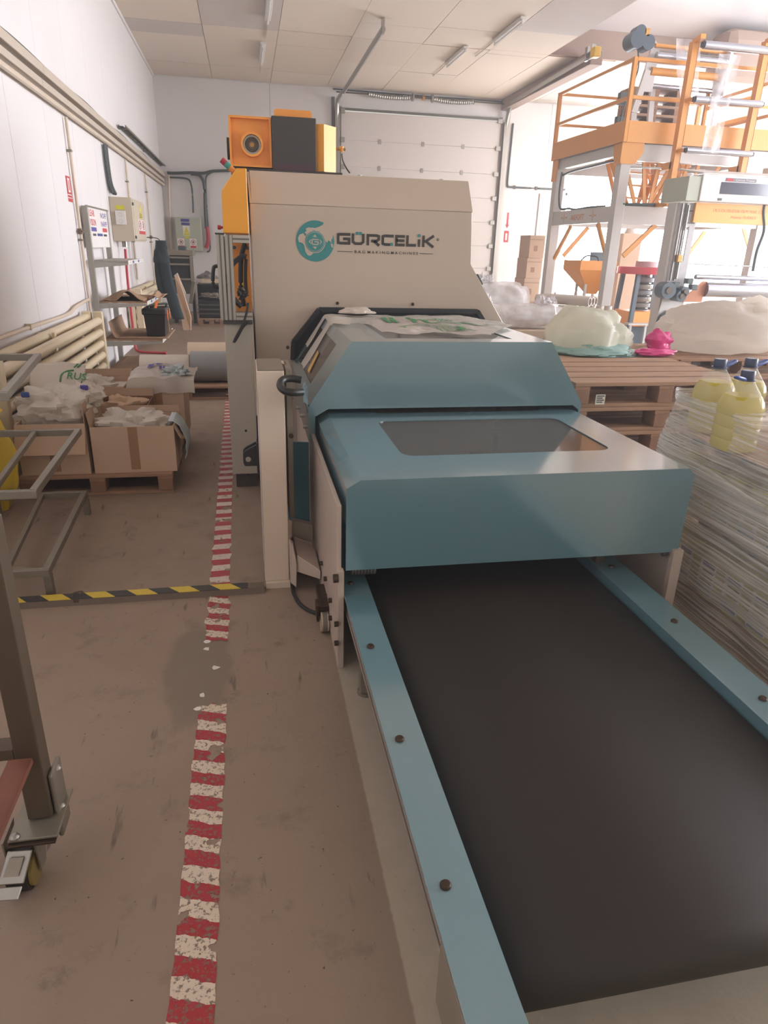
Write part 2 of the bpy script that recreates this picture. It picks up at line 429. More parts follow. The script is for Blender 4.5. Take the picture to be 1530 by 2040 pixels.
def text(name, body, m, parent, loc, right, up, size, ext=.0008, align='LEFT', bold=0, shear=0, xs=1.0, fit=None):
    cu = bpy.data.curves.new(name, 'FONT'); cu.body = body; cu.size = size; cu.extrude = ext
    cu.align_x = align; cu.offset = bold*size; cu.shear = shear; cu.resolution_u = 3
    to = bpy.data.objects.new(name, cu); me0 = to.to_mesh(); g = G(); g.bm.from_mesh(me0)
    to.to_mesh_clear(); bpy.data.objects.remove(to); bpy.data.curves.remove(cu)
    R_ = Vector(right).normalized(); U_ = Vector(up).normalized(); N_ = R_.cross(U_); loc = Vector(loc)
    if fit:
        w = max(v.co.x for v in g.bm.verts)-min(v.co.x for v in g.bm.verts); xs = fit/w
    for v in g.bm.verts: v.co = loc+R_*(v.co.x*xs)+U_*v.co.y+N_*v.co.z
    return g.build(name, m, parent, kind='stuff' if len(body) > 1 else None)
X_, Y_, Z_ = Vector((1, 0, 0)), Vector((0, 1, 0)), Vector((0, 0, 1))

# ================================================================== SETTING
XL, XR, YB, ZC = -1.85, 15.2, 18.2, 5.10
fl = struct(G().box((XL-.2, -4, -.12), (XR, YB, 0)).build('floor', FLOOR, org=(0, 0, 0)))
# left wall: sandwich panels
wl = struct(G().box((XL-.25, -4, 0), (XL-.04, YB+.2, ZC+.2)).build('wall_left', WALL))
y = -4.0; pm = None
while y < YB-.05:
    w = min(1.19, YB-y); p = G().box((XL-.04, y, 0), (XL, y+w, ZC), .004).build('wall_panel', WALL, wl); y += 1.195
# back wall around the sectional door and the daylight window
DX0, DX1, DZ = 2.36, 6.42, 4.72
WX0, WX1, WZ0, WZ1 = 8.35, 14.8, .55, 3.1
g = G()
g.box((XL-.2, YB, 0), (DX0, YB+.2, 7)); g.box((DX0, YB, DZ), (DX1, YB+.2, 7)); g.box((DX1, YB, 0), (WX0, YB+.2, 7))
g.box((WX0, YB, 0), (WX1, YB+.2, WZ0)); g.box((WX0, YB, WZ1), (WX1, YB+.2, 7)); g.box((WX1, YB, 0), (XR+.2, YB+.2, 7))
wb = struct(g.build('wall_back', WALL))
for a, b in ((-1.85, .72), (.725, 2.3)):
    G().box((a, YB-.012, 0), (b, YB, ZC-.02), .004).build('wall_panel', WALL, wb)
for a, b in ((6.6, 7.72), (7.725, 8.3)):
    G().box((a, YB-.012, 0), (b, YB, ZC-.02), .004).build('wall_panel', WALL, wb)
# right wall with a long window band
g = G(); RW = ((.9, 4.3),)
g.box((XR, -4, 0), (XR+.2, YB+.2, .9)); g.box((XR, -4, 4.3), (XR+.2, YB+.2, 5.3)); g.box((XR, -4, 6.5), (XR+.2, YB+.2, 7.2)); g.box((XR, 13.6, 5.3), (XR+.2, YB+.2, 6.5))
for a, b in ((-4, -1), (5.4, 5.8), (11.6, 12.0), (17.6, YB+.2)): g.box((XR, a, .9), (XR+.2, b, 4.3))
struct(g.build('wall_right', WALL))
GLB = M_emit('daylit_glazing_back', 'f6f8ff', WIN_BACK); GLR = M_emit('daylit_glazing_right', 'f4f6ff', WIN_RIGHT)
FR = M('window_frame_white', 'e6e4e2', .4, var=.01)
def window(name, horiz, a0, a1, z0, z1, c, gl, n, rows):
    def bx(a, b, za, zb, d0, d1): return ((a, c+d0, za), (b, c+d1, zb)) if horiz else ((c+d0, a, za), (c+d1, b, zb))
    g = G()
    for lo, hi in (bx(a0, a1, z0, z0+.06, 0, .1), bx(a0, a1, z1-.06, z1, 0, .1), bx(a0, a0+.06, z0, z1, 0, .1), bx(a1-.06, a1, z0, z1, 0, .1)): g.box(lo, hi)
    o = struct(g.build(name, FR))
    for i in range(1, n): G().box(*bx(a0+(a1-a0)*i/n-.025, a0+(a1-a0)*i/n+.025, z0, z1, .01, .09)).build('mullion', FR, o)
    for i in range(1, rows): G().box(*bx(a0, a1, z0+(z1-z0)*i/rows-.02, z0+(z1-z0)*i/rows+.02, .02, .08)).build('transom', FR, o)
    for i in range(n):
        for j in range(rows):
            G().box(*bx(a0+(a1-a0)*i/n+.02, a0+(a1-a0)*(i+1)/n-.02, z0+(z1-z0)*j/rows+.02, z0+(z1-z0)*(j+1)/rows-.02, .045, .06)).build('pane', gl, o)
window('window_1', True, WX0, WX1, WZ0, WZ1, YB+.03, GLB, 2, 1)
window('window_2', False, -1, 5.4, .9, 4.3, XR+.05, GLR, 4, 2)
window('window_3', False, 5.8, 11.6, .9, 4.3, XR+.05, GLR, 4, 2)
GLY = M_emit('added_bay_glow', 'f4f6ff', FILL_BAY)
window('added_bay_light', False, -4, 13.6, 5.3, 6.5, XR+.05, GLY, 8, 1)  # unseen glowing glazing, added to light the bay and tower top
window('window_4', False, 12, 17.6, .9, 4.3, XR+.05, M_emit('daylit_glazing_far', 'f4f6ff', WIN_REAR), 4, 2)
# ceiling boards; a taller bay over the film tower on the right
XE, YE, ZU = 5.82, 14.1, 7.0
cl = struct(G().box((XL-.2, -4, ZC+.03), (XE, YE, ZC+.2)).box((XL-.2, YE, ZC+.03), (XR, YB+.2, ZC+.2)).build('ceiling', CEILA))
def boards(xs, y0, y1, step, seed):
    rr = random.Random(seed)
    for i in range(len(xs)-1):
        y = y0-rr.random()*step
        while y < y1-.05:
            a, b = max(y, y0), min(y+step, y1)
            if b-a > .1:
                G().box((xs[i]+.004, a+.004, ZC-rr.random()*.006), (xs[i+1]-.004, b-.004, ZC+.03)).build('ceiling_board', rr.choice((CEILA, CEILA, CEILB, CEILB, CEILC)), cl)
            y += step
boards((XL, -.55, .75, 2.05, 3.35, 4.65, XE), 2.5, YE, 2.5, 3)
boards((XL, -.55, .75, 2.05, 3.35, 4.65, XE, 7.2, 8.6, 10, 11.6, 13.4, XR), YE, YB, 2.05, 5)
G().box((XL-.2, -4, ZC), (XE, 2.5, ZC+.03)).build('ceiling_board', CEILA, cl)
struct(G().box((XE-.12, -4, ZC+.2), (XE, YE, ZU)).build('trim_1', BAYBR))
struct(G().box((XE, YE-.05, ZC-.005), (XR, YE-.005, 5.55)).build('trim_2', BAYBR))
BAYW = M('bay_white', 'd2cdcd', .7, var=.02)
struct(G().prism([(XE-.12, YE+.12, 5.5), (XE-.12, YE-4.5, ZU), (XE-.12, -4, ZU), (XE-.12, -4, ZU+.1), (XE-.12, YE+.12, ZU+.1)], (XR-XE+.3, 0, 0)).build('trim_3', BAYW))
# curved roof beam seen at the upper right
struct(G().box((8.9, 13.2, 4.75), (10.6, 13.9, 5.6), .22).build('trim_4', BAYBR))
# roller conduit on the ceiling/wall corner, pale cover strip
struct(G().box((XL, -1, ZC-.06), (XL+.03, YB, ZC), .01).build('trim_5', WALL))

# sectional door ------------------------------------------------------------
DOORM = M('door_panel_white', 'd9d2cc', .5, var=.015)
dr = struct(G().box((DX0-.02, YB-.02, 0), (DX0+.05, YB, DZ)).box((DX1-.05, YB-.02, 0), (DX1+.02, YB, DZ)).build('door_1', ALU))
zs = [0, .62, 1.18, 1.74, 2.31, 2.88, 3.44, 4.02, 4.62]
for i in range(len(zs)-1):
    G().box((DX0+.03, YB-.05, zs[i]+.004), (DX1-.03, YB-.005, zs[i+1]-.004), .008).build('door_panel', DOORM, dr)
g = G()
for z in zs[1:-1]:
    for x in (3.34, 4.42, 5.45):
        G().box((x-.04, YB-.062, z-.05), (x+.04, YB-.045, z+.05), .006).build('hinge', STEEL, dr)
for z in zs[1:]:
    G().box((DX1-.12, YB-.1, z-.05), (DX1+.0, YB-.05, z+.05), .006).build('roller_hinge', STEEL, dr)
    G().box((DX0+.02, YB-.1, z-.05), (DX0+.12, YB-.05, z+.05), .006).build('roller_hinge', STEEL, dr)
G().box((DX0, YB-.07, DZ-.08), (DX1, YB-.02, DZ-.03)).build('top_seal', ALUD, dr)
for x, s in ((DX0-.12, -1), (DX1+.04, 1)):
    G().box((x, YB-.14, 0), (x+.1, YB-.04, 4.6), .004).build('upright_track', STEEL, dr)
    G().box((x+(.1 if s > 0 else -.07), YB-.05, 0), (x+(.17 if s > 0 else 0), YB-.012, 4.9), .004).build('jamb_seal', ALUD if s < 0 else ALU, dr)
    G().tube([(x+.05, YB-.1, 4.3), (x+.05, YB-.11, 4.55), (x+.05, YB-.22, 4.8), (x+.05-.06*s, YB-.5, 4.9), (x+.05-.1*s, YB-.8, 4.93), (x+.05-.25*(s > 0)+.09*(s < 0), 12.85 if s < 0 else 13.35, 4.94)], .045, 6).build('curved_track', STEEL, dr)
    hx_ = x+.05-.25*(s > 0)+.09*(s < 0); hy_ = 12.88 if s < 0 else 13.42
    G().box((hx_-.02, hy_-.05, 4.88), (hx_+.02, hy_+.05, 5.1)).build('track_hanger', STEEL, dr)
G().cyl((DX0-.1, YB-.17, 4.98), (DX1+.1, YB-.17, 4.98), .014, n=8).build('torsion_shaft', STEELD, dr)
for a, b in ((3.03, 4.1), (4.57, 5.62)):
    def sag(t): return Vector((a+(b-a)*t, YB-.17, 4.98-.035*math.sin(PI*t)))
    g = G(); g.tube([sag(k/40) for k in range(41)], lambda t: .052+.006*math.cos(t*PI*2*20), 12, sub=2)
    g.build('torsion_spring', STEEL, dr, smooth=True)
    e = b if a < 4 else a
    G().cyl((e-.02, YB-.17, 4.98), (e+.02, YB-.17, 4.98), .085).build('spring_plug', STEEL, dr)
G().cyl((4.33, YB-.17, 4.98), (4.39, YB-.17, 4.98), .05).build('centre_bearing', GOLD, dr)
G().cyl((DX1+.02, YB-.17, 4.98), (DX1+.1, YB-.17, 4.98), .12).build('cable_drum', STEELD, dr)
G().tube([(2.2, YB-.03, 5.06), (3.2, YB-.03, 5.05), (4.5, YB-.03, 5.04), (5.6, YB-.03, 5.05), (6.6, YB-.03, 5.04)], .018, 6).build('door_cable', CABLE, dr)
# bumper on the right track end
bp = E('spring_bumper', 'yellow and dark bumper on the end of the right overhead door track', 'bumper', (6.26, 13.2, 4.93))
G().cyl((6.26, 13.33, 4.94), (6.26, 13.15, 4.94), .06).build('bumper_coil', CABLE, bp)
G().box((6.19, 13.0, 4.86), (6.33, 13.16, 5.02), .02).build('bumper_cap', M('yellow_bumper', 'd9b040', .5), bp)
G().box((6.22, 13.17, 4.98), (6.30, 13.2, 5.09)).build('hanger', STEEL, bp)
struct(G().box((6.38, 13.5, 4.86), (6.62, YB-.02, 5.09), .01).build('trim_6', BAYBR))

# ceiling battens (lamps off) -------------------------------------------------
def lamp(x, y0, y1, label):
    o = E('strip_lamp', label, 'lamp', (x, (y0+y1)/2, ZC), 'strip lamps on the ceiling')
    G().box((x-.05, y0, ZC-.055), (x+.05, y1, ZC-.008), .01).build('housing', LAMPW, o)
    G().cyl((x, y0+.05, ZC-.085), (x, y1-.05, ZC-.085), .019, n=10).build('lamp_tube', M('lamp_tube_glass', 'f0ece8', .2), o, smooth=True)
    for y in (y0+.03, y1-.03): G().box((x-.02, y-.02, ZC-.11), (x+.02, y+.02, ZC-.05), .005).build('lamp_socket', LAMPW, o)
    G().tube([(x, y1, ZC-.02), (x+.01, y1+.5, ZC-.02), (x, y1+1.1, ZC-.02)], .009, 5).build('lamp_cable', TRUNK, o)
lamp(4.13, 13.95, 15.2, 'small unlit strip lamp on the ceiling nearest the roller door')
lamp(4.5, 12.1, 13.45, 'longer unlit strip lamp on the ceiling towards the camera, right row')
lamp(.5, 14.8, 16.2, 'unlit strip lamp above the left side, nearer the back wall')
lamp(.54, 12.0, 13.4, 'unlit strip lamp above the left side, cut by the top edge')

# floor tape -----------------------------------------------------------------
TAPER = M_tape('red_white_tape', 'd8c8b4', 'a83038', .103, ('y', .35), .95, .2)
TAPEF = M_tape('red_white_tape_far', 'd8c8bc', 'b04048', .1375, ('y', -.08), .35, .1)
def tapemesh(x0, x1, y0, y1, seed, xs0=0):
    n = max(10, int((y1-y0)/.018)); rr = random.Random(seed)
    def f(u, v):
        y = y0+(y1-y0)*u; j = noise.noise(Vector((y*14, seed, v*3)))*.014*(1 if v in (0, 1) else 0)
        yy = y + (noise.noise(Vector((v*5, seed*2.3, 9)))*.03 if u in (0, 1) else 0)
        return Vector((x0+(x1-x0)*v+j+xs0*(y-y0), yy, .0015))
    return G().grid(f, n, 7)
t = tapemesh(-.243, -.142, .70, 2.14, 3).build('floor_tape', TAPER, org=(0, 0, 0)); tag(t, 'worn red and white floor tape, near piece in the foreground', 'tape', 'red and white floor tape')
t = tapemesh(-.246, -.146, 2.58, 2.99, 5).build('floor_tape', TAPER, org=(0, 0, 0)); tag(t, 'short torn piece of red and white floor tape just in front of the hazard strip', 'tape', 'red and white floor tape')
t = tapemesh(-.246, -.15, 3.06, 8.6, 8, -.008).build('floor_tape', TAPEF, org=(0, 0, 0)); tag(t, 'long red and white floor tape running to the back beside the machine', 'tape', 'red and white floor tape')
for i, (px, py) in enumerate(((413, 1278), (412, 1293), (430, 1330), (402, 1385), (395, 1412))):
    c = atz(px, py, .001); g = G(); rr = random.Random(i)
    g.prism([c+Vector((math.cos(k*1.05)*.012*(.6+rr.random()), math.sin(k*1.05)*.014*(.6+rr.random()), 0)) for k in range(6)], (0, 0, .001))
    tag(g.build('tape_scrap', PAPER), 'small white scrap of tape on the worn grey floor patch, '+('farthest of five', 'second from the hazard strip', 'middle one on the right', 'second nearest the camera', 'nearest the long tape end')[i], 'scrap', 'tape scraps on the worn patch')
# hazard cable cover ---------------------------------------------------------
hz = M_tape('black_yellow_tape', 'd9bd45', '3c3b3a', .195, ('x', .9), .12, .05, '6b6250')
cc = E('cable_cover', 'low floor cable cover with black and yellow hazard tape, across the aisle', 'cable cover', (-.6, 3.03, 0))
G().prism([(-1.75, 2.985, 0), (-1.75, 2.995, .028), (-1.75, 3.055, .028), (-1.75, 3.07, 0)], (1.77, 0, 0)).build('cover_profile', M('cover_brown', '6e5f50', .6), cc)
G().box((-1.75, 2.996, .0285), (-.06, 3.054, .031)).build('hazard_tape', hz, cc)
c = at(155, 1196, 3.02)
g = G(); g.tube([c+Vector((-.02, 0, .02)), c+Vector((-.015, .01, .035)), c+Vector((.02, .02, .035)), c+Vector((.025, .0, .02))], .004, 6); g.box(c+Vector((-.012, -.03, -.012)), c+Vector((.012, -.022, .02)), .003)
g.build('padlock', STEELD, cc)

# ================================================================== BAG MAKING MACHINE (centre)
mc = E('bag_making_machine', 'large cream bag making machine cabinet with teal globe logo in the middle', 'machine', (.75, 5.2, 0))
YF = 4.75
prof = [(.044, .12), (.044, 1.848), (1.523, 1.848), (1.527, 1.516), (1.816, 1.12), (1.816, .12)]
G().prism([(x, YF, z) for x, z in prof], (0, 1.2, 0), .006).build('cabinet_body', CREAM, mc)
ZA, ZB, YR = 1.848, 2.036, 5.94
G().prism([(.044, YF, ZA), (.036, YF+.12, ZB), (.036, YR, ZB), (.044, YR, ZA)], (.012, 0, 0)).prism(
    [(.056, YF, ZA+.0002), (1.523, YF, ZA+.0002), (1.515, YF+.12, ZB+.006), (.052, YF+.12, ZB+.006)], (0, .02, .004)).prism(
    [(.052, YF+.12, ZB-.012), (1.515, YF+.12, ZB-.012), (1.515, YR, ZB-.012), (.052, YR, ZB-.012)], (0, 0, .018)).prism(
    [(1.523, YF, ZA), (1.515, YF+.12, ZB), (1.515, YR, ZB), (1.523, YR, ZA)], (-.012, 0, 0)).build('sloped_roof', CREAM, mc)
for px, py in ((672, 604), (822, 606), (573, 692)):
    c = at(px, py, YF); G().cyl(c+Vector((0, .002, 0)), c-Vector((0, .006, 0)), .011, n=10).build('panel_screw', BOLT, mc)
for px, py in ((959, 563), (971, 590)):
    c = at(px, py, YF)
    G().beam(c+Vector((-.035, .03, .05)), c+Vector((.01, .03, -.02)), .03, .03, bev=.006).build('side_latch', BLACK, mc)
for px in (718, 882):
    c = at(px, 347, YF+.13); G().cyl((c.x, YF+.16, ZB+.004), (c.x, YF+.16, ZB+.016), .012, n=10).build('roof_screw', STEEL, mc)
# front column with its own cover, and the post beside it
G().box((.027, 3.055, .03), (.148, 3.40, 1.078), .004).build('front_column', COLUMN, mc)
G().box((.031, 3.06, 1.079), (.146, 3.38, 1.084)).build('column_cap', STEELP, mc)
G().box((.03, 3.03, 0), (.15, 3.10, .03)).build('column_foot', COLUMN, mc)
G().box((.024, 3.052, .15), (.0265, 3.072, 1.0)).build('edge_highlight', PAPER, mc)  # white strip painting in the bright left edge of the column
pst = G().box((.165, 3.22, .30), (.192, 3.5, 1.06), .003).build('support_post', STEELP, mc)
for z in (.72,):
    c = at(580, 868, 3.2); G().cyl(c, c-Vector((0, .012, 0)), .012, n=8).build('post_bolt', BOLT, mc)
c0 = at(555, 722, 3.3)
G().prism([(.155, 3.38, 1.06), (.172, 3.34, 1.06), (.20, 3.36, .98), (.185, 3.4, .98)], (0, .1, 0)).build('gusset_plate', CREAM, mc)
# latch bracket on the column's left side
lb = G().box((.012, 3.16, .56), (.026, 3.24, .72), .004).box((.018, 3.2, .72), (.026, 3.23, .84), .003).build('latch_bracket', BLACK, mc)
for yy in (3.17, 3.23):
    g = G(); g.prism([(.018, yy, .60), (-.045, yy, .60), (-.052, yy, .615), (-.052, yy, .665), (-.04, yy, .68), (.018, yy, .71)], (0, .012, 0), .003); g.build('latch_ear', BLACK, mc)
G().cyl((-.028, 3.165, .638), (-.028, 3.16, .638), .013, n=14).build('latch_pin', STEEL, mc)
G().cyl((-.01, 3.18, .655), (-.01, 3.225, .655), .02, n=14).build('latch_roller', M('grey_roller', '9a9794', .4), mc)
# logo ------------------------------------------------------------------
LO = Vector((0, YF-.0012, 0)); LB = (LO, X_, Z_, -Y_)
gc = Vector((.4576, 1.6348)); R0 = .1256
def disc(c, r, n=40, sx=1, sy=1): return [(c[0]+r*sx*math.cos(2*PI*k/n), c[1]+r*sy*math.sin(2*PI*k/n)) for k in range(n)]
def flat(pts, h, m, name, thick=.0008):
    G().prism([LO+X_*p[0]+Z_*p[1]-Y_*h for p in pts], -Y_*thick).build(name, m, mc)
flat(disc(gc, R0, 56), 0, TEAL, 'globe_emblem')
def rel(L): return [(gc.x+a*R0, gc.y+b*R0) for a, b in L]
flat(rel([(.46, .90), (.40, .80), (.20, .70), (.10, .66), (-.05, .62), (-.12, .66), (-.22, .63), (-.32, .66), (-.50, .58), (-.44, .50), (-.55, .38), (-.46, .33), (-.30, .40), (-.10, .55), (.2, .5), (.45, .3), (.55, .02), (.62, -.06), (.68, .06), (.80, 0), (.86, -.12), (.84, .08), (.92, .2), (.90, .34), (1.03, .20), (1.05, .5), (.9, .8), (.7, 1.0), (.52, 1.02)]), .0008, CREAM, 'globe_emblem')
flat(rel([(-.62, .36), (-.80, .30), (-.90, .12), (-.86, -.06), (-.66, -.12), (-.58, -.22), (-.52, -.52), (-.40, -.70), (-.26, -.72), (-.10, -.58), (-.30, -.5), (-.46, -.3), (-.54, 0), (-.5, .2)]), .0008, CREAM, 'globe_emblem')
flat(rel([(.80, -.14), (.86, -.28), (.93, -.30), (.95, -.16), (.88, -.08)]), .0008, CREAM, 'globe_emblem')
for r, m, h in ((.555, CREAM, .0016), (.515, TEAL, .0024), (.475, CREAM, .0032), (.455, TEAL, .0040)):
    flat(disc(gc+Vector((-.02*R0, -.03*R0)), r*R0, 44), h, m, 'globe_emblem')
def est(L, t, m=CREAM, h=.0048):
    G().strip([(gc.x+(a-.02)*R0, gc.y+(b-.03)*R0) for a, b in L], t*R0, basis=(LO-Y_*h, X_, Z_, -Y_), thick=.0008).build('globe_emblem', m, mc)
est([(.20, .11), (-.12, .11), (-.15, .06), (-.15, -.08), (-.10, -.13), (.14, -.13), (.17, -.08), (.17, 0), (-.02, 0)], .055)
est([(-.2, .1), (-.3, 0), (-.2, -.1)], .045); est([(.26, .1), (.34, 0), (.26, -.1)], .045)
flat(rel([(-.13, .20), (.09, .20), (-.02, .33)]), .0048, CREAM, 'globe_emblem'); flat(rel([(-.13, -.27), (.09, -.27), (-.02, -.40)]), .0048, CREAM, 'globe_emblem')
# word mark: heavy strokes
def word(strokes, ox, oz, w, h, t, m=INKK):
    for L in strokes:
        G().strip([(ox+a*w, oz+b*h) for a, b in L], t, basis=(LO, X_, Z_, -Y_), thick=.0012).build('logo_letter', m, mc)
zb, hh, tt = 1.619, .0718, .0174; i_ = tt/2/hh; j = i_
def lx(px): return at(px, 480, YF).x
Gs = [[(1, 1-j), (.25, 1-j), (.08, .85), (.08, .15+j*0), (.25, j), (.90, j), (.90, .5), (.45, .5)]]
word(Gs, lx(671.5), zb, lx(698)-lx(671.5), hh, tt)
word([[(.1, 1), (.1, .28), (.28, j), (.72, j), (.9, .28), (.9, 1)]], lx(700.5), zb, lx(726)-lx(700.5), hh*.98, tt)
word([[(.1, 0), (.1, 1-j), (.75, 1-j), (.9, .82), (.9, .55), (.75, .40), (.35, .40)], [(.55, .38), (.95, 0)]], lx(730), zb, lx(757)-lx(730), hh*.98, tt)
word([[(1, 1-j), (.28, 1-j), (.1, .82), (.1, .2), (.28, j), (.72, j)]], lx(760), zb, lx(784)-lx(760), hh*.98, tt)
word([[(1, 1-j), (.1, 1-j), (.1, j), (1, j)], [(.1, .5), (.95, .5)]], lx(787.5), zb, lx(806.5)-lx(787.5), hh*.98, tt)
word([[(.1, 1), (.1, j), (1, j)]], lx(809.5), zb, lx(829)-lx(809.5), hh*.98, tt)
word([[(.5, 0), (.5, .66)]], lx(831.5), zb, lx(838)-lx(831.5), hh, tt)
word([[(.1, 0), (.1, 1)], [(.95, 1.0), (.3, .5), (.95, 0)]], lx(841), zb, lx(865)-lx(841), hh, tt)
for px, z0 in ((711, .86), (718, .86), (780, .02), (834.5, .84)):
    x = lx(px); flat([(x-.0095, zb+hh*z0), (x+.0095, zb+hh*z0), (x+.0095, zb+hh*z0+.019), (x-.0095, zb+hh*z0+.019)], .0013, TEAL, 'logo_letter', .0008)
for wd, a, b in (('B A G', 706, 727), ('M A K I N G', 732, 775), ('M A C H I N E S', 779, 833)):
    text('tagline', wd, INKK, mc, LO+X_*lx(a)+Z_*1.5683, X_, Z_, .0248, bold=.004, fit=lx(b)-lx(a))
for a, b in ((672, 702), (837, 864)):
    flat([(lx(a), 1.5747), (lx(b), 1.5747), (lx(b), 1.578), (lx(a), 1.578)], .0, INKK, 'tagline_rule')
G().ring(LO+X_*(lx(872))+Z_*1.6686, LO+X_*(lx(872))+Z_*1.6686-Y_*.001, .0095, .0078, 18).build('registered_mark', INKK, mc)
text('registered_mark', 'R', INKK, mc, LO+X_*(lx(872)-.004)+Z_*1.6633, X_, Z_, .0132)

# side cabinet, profile frame and yellow unit behind ----------------------------------------
sc_ = E('side_cabinet', 'pale grey side cabinet with screw holes left of the machine, under a profile frame', 'cabinet', (-.06, 5.2, 0))
G().box((-.150, 4.55, .11), (.026, 6.0, 1.125), .004).build('cabinet_body', GREIGE, sc_)
G().box((-.13, 4.6, 0), (.02, 5.9, .11)).build('plinth', DUST, sc_)
for px, py in ((490, 858), (494, 946)):
    c = at(px, py, 4.55); G().cyl(c+Y_*.002, c-Y_*.004, .008, n=10).build('panel_screw', BLACK, sc_)
G().box((-.155, 4.53, 1.125), (.03, 6.0, 1.140)).build('top_plate', DARK, sc_)

yp = E('treater_unit', 'yellow corona unit with chamfered housing on a profile frame, cable loops inside', 'machine', (.1, 5.3, 1.145))
def prof_bar(p0, p1, w=.045):
    o = G().beam(p0, p1, w, w, bev=.002).build('profile_bar', ALU, yp)
    p0, p1 = Vector(p0), Vector(p1); g = G()
    d = (p1-p0).normalized(); side = Vector((0, -1, 0)); off = side*(w/2+.0006)
    g.beam(p0+off, p1+off, .010 if abs(d.z) < .5 else .010, .0012 if abs(d.z) < .5 else .010, up=(0, 1, 0) if abs(d.z) < .5 else (0, 0, 1)); g.build('profile_groove', ALUD, o)
for x in (-.148, -.095): prof_bar((x, 4.58, 1.147), (x, 4.58, 1.655))
prof_bar((-.072, 4.58, 1.632), (.03, 4.58, 1.632)); prof_bar((-.072, 4.58, 1.17), (.03, 4.58, 1.17))
prof_bar((-.148, 5.6, 1.147), (-.148, 5.6, 1.655))
G().box((-.175, 4.55, 1.656), (-.12, 4.62, 1.664)).build('profile_cap', BLACK, yp)
G().prism([(-.128, 4.66, 1.665), (-.124, 4.66, 1.905), (-.030, 4.66, 2.033), (.032, 4.66, 2.036), (.032, 4.66, 1.665)], (0, 1.2, 0), .004).build('housing', YEL, yp)
G().box((-.085, 5.15, 1.15), (.033, 5.17, 1.64)).build('back_panel', ORANGE, yp)
for px, py in ((467, 493), (492, 494)):
    c = at(px, py, 5.14); G().cyl(c, c-Y_*.01, .012, n=12).build('panel_button', MOTOR, yp)
def Yt(L, Y): return [at(a, b, Y) for a, b in L]
G().tube(Yt([(490, 485), (486, 491), (480, 520), (480, 570), (486, 610)], 4.9), .016, 8).build('cable', RUBBER, yp, smooth=True)
G().tube(Yt([(491, 512), (482, 511), (462, 528), (455, 550), (457, 580), (470, 600), (481, 611)], 4.75), .0165, 8).build('cable', RUBBER, yp, smooth=True)
G().tube(Yt([(490, 516), (489, 540), (489, 560), (490, 585)], 4.78), .011, 8).build('cable', RUBBER, yp, smooth=True)
for k in range(5):
    rr = random.Random(k); G().tube([at(473+rr.random()*4, 575, 4.7), at(478+rr.random()*16, 585+rr.random()*6, 4.7), at(474+rr.random()*12, 597, 4.7), at(484+rr.random()*14, 582+rr.random()*8, 4.7)], .0035, 5).build('thin_cable', BLACK, yp)
G().blob(at(483, 590, 4.75), (.03, .03, .05), 4, .3).build('connector_bundle', STEELD, yp)
G().tube(Yt([(486, 525), (487, 560), (490, 585)], 4.95), .02, 8).build('yellow_hose', M('yellow_hose', 'e0a83a', .5), yp, smooth=True)
G().tube(Yt([(494, 603), (492, 620), (484, 645), (470, 672), (466, 682), (472, 674), (482, 655), (490, 645), (494, 643)], 4.485), .0075, 8).build('cable', RUBBER, yp, smooth=True)
h = Yt([(437, 530), (428, 531), (425, 537), (424, 560), (427, 570), (438, 573)], 4.6)
G().tube(h, .0115, 8).build('handle', BLACK, yp, smooth=True)
c = at(440, 453, 4.7); G().cyl(c, c-X_*.02, .014, n=10).cyl(c+X_*.02, c, .008, n=8).build('stop_button', RED, yp)
# signal tower, tilted
a, b = at(474, 349, 4.72), at(441, 318, 4.72)
for k, m in enumerate((BLACK, M('signal_orange', 'd98a3a', .4), M('signal_green', '3f8f83', .4), M('signal_red', 'a8323e', .4))):
    G().cyl(a.lerp(b, k*.25), a.lerp(b, k*.25+.245), .018, n=14).build('signal_lamp', m, yp)

tb = E('exhaust_blower', 'orange and charcoal blower box with round outlet on top, behind the logo cabinet', 'machine', (.3, 6.3, 0))
def q(a, b, Y): p = at(a, b, Y); return p.x, p.z
BY = 6.0
g = G(); x0, x1, z0, z1 = -.08, .243, 2.172, 2.522
g.box((x0, BY, z0), (x0+.016, BY+.5, z1)).box((x1-.016, BY, z0), (x1, BY+.5, z1)).box((x0+.016, BY, z0), (x1-.016, BY+.5, z0+.016)).box((x0+.016, BY, z1-.016), (x1-.016, BY+.5, z1)).box((x0+.016, BY+.04, z0+.016), (x1-.016, BY+.06, z1-.016))
g.build('outlet_box', ORANGE, tb)
c = at(502, 289, BY+.03)
G().ring(c+Y_*.01, c-Y_*.05, .086, .07, 28).build('outlet_flange', ORANGE, tb, smooth=True)
G().ring(c+Y_*.012, c-Y_*.02, .068, .055, 28).build('outlet_ring', STEEL, tb, smooth=True)
G().cyl(c+Y_*.01, c-Y_*.004, .055, n=28).build('fan_guard', M('fan_grille', '84796f', .5), tb)
for r in (.046, .034): G().ring(c-Y_*.004, c-Y_*.01, r, r-.005, 24).build('guard_ring', STEELD, tb)
G().cyl(c, c-Y_*.014, .016, n=14).build('fan_hub', GOLD, tb)
G().box((.246, BY-.02, 2.158), (.592, BY+.5, 2.533), .006).build('motor_housing', DARK, tb)
G().box((.27, BY-.024, 2.02), (.57, BY-.014, 2.2)).build('warning_panel', M('maroon_panel', '4d2f3b', .3, var=.02), tb)
G().prism([(.27, BY+.05, 2.53), (.27, BY+.05, 2.575), (.285, BY+.05, 2.592), (.55, BY+.05, 2.592), (.565, BY+.05, 2.575), (.565, BY+.05, 2.53)], (0, .012, 0)).build('top_flange', ORANGE, tb)
G().prism([(.595, BY+.02, 2.165), (.595, BY+.02, 2.50), (.655, BY+.0, 2.50), (.655, BY+.0, 2.165)], (0, .5, 0)).build('side_box', YEL, tb)
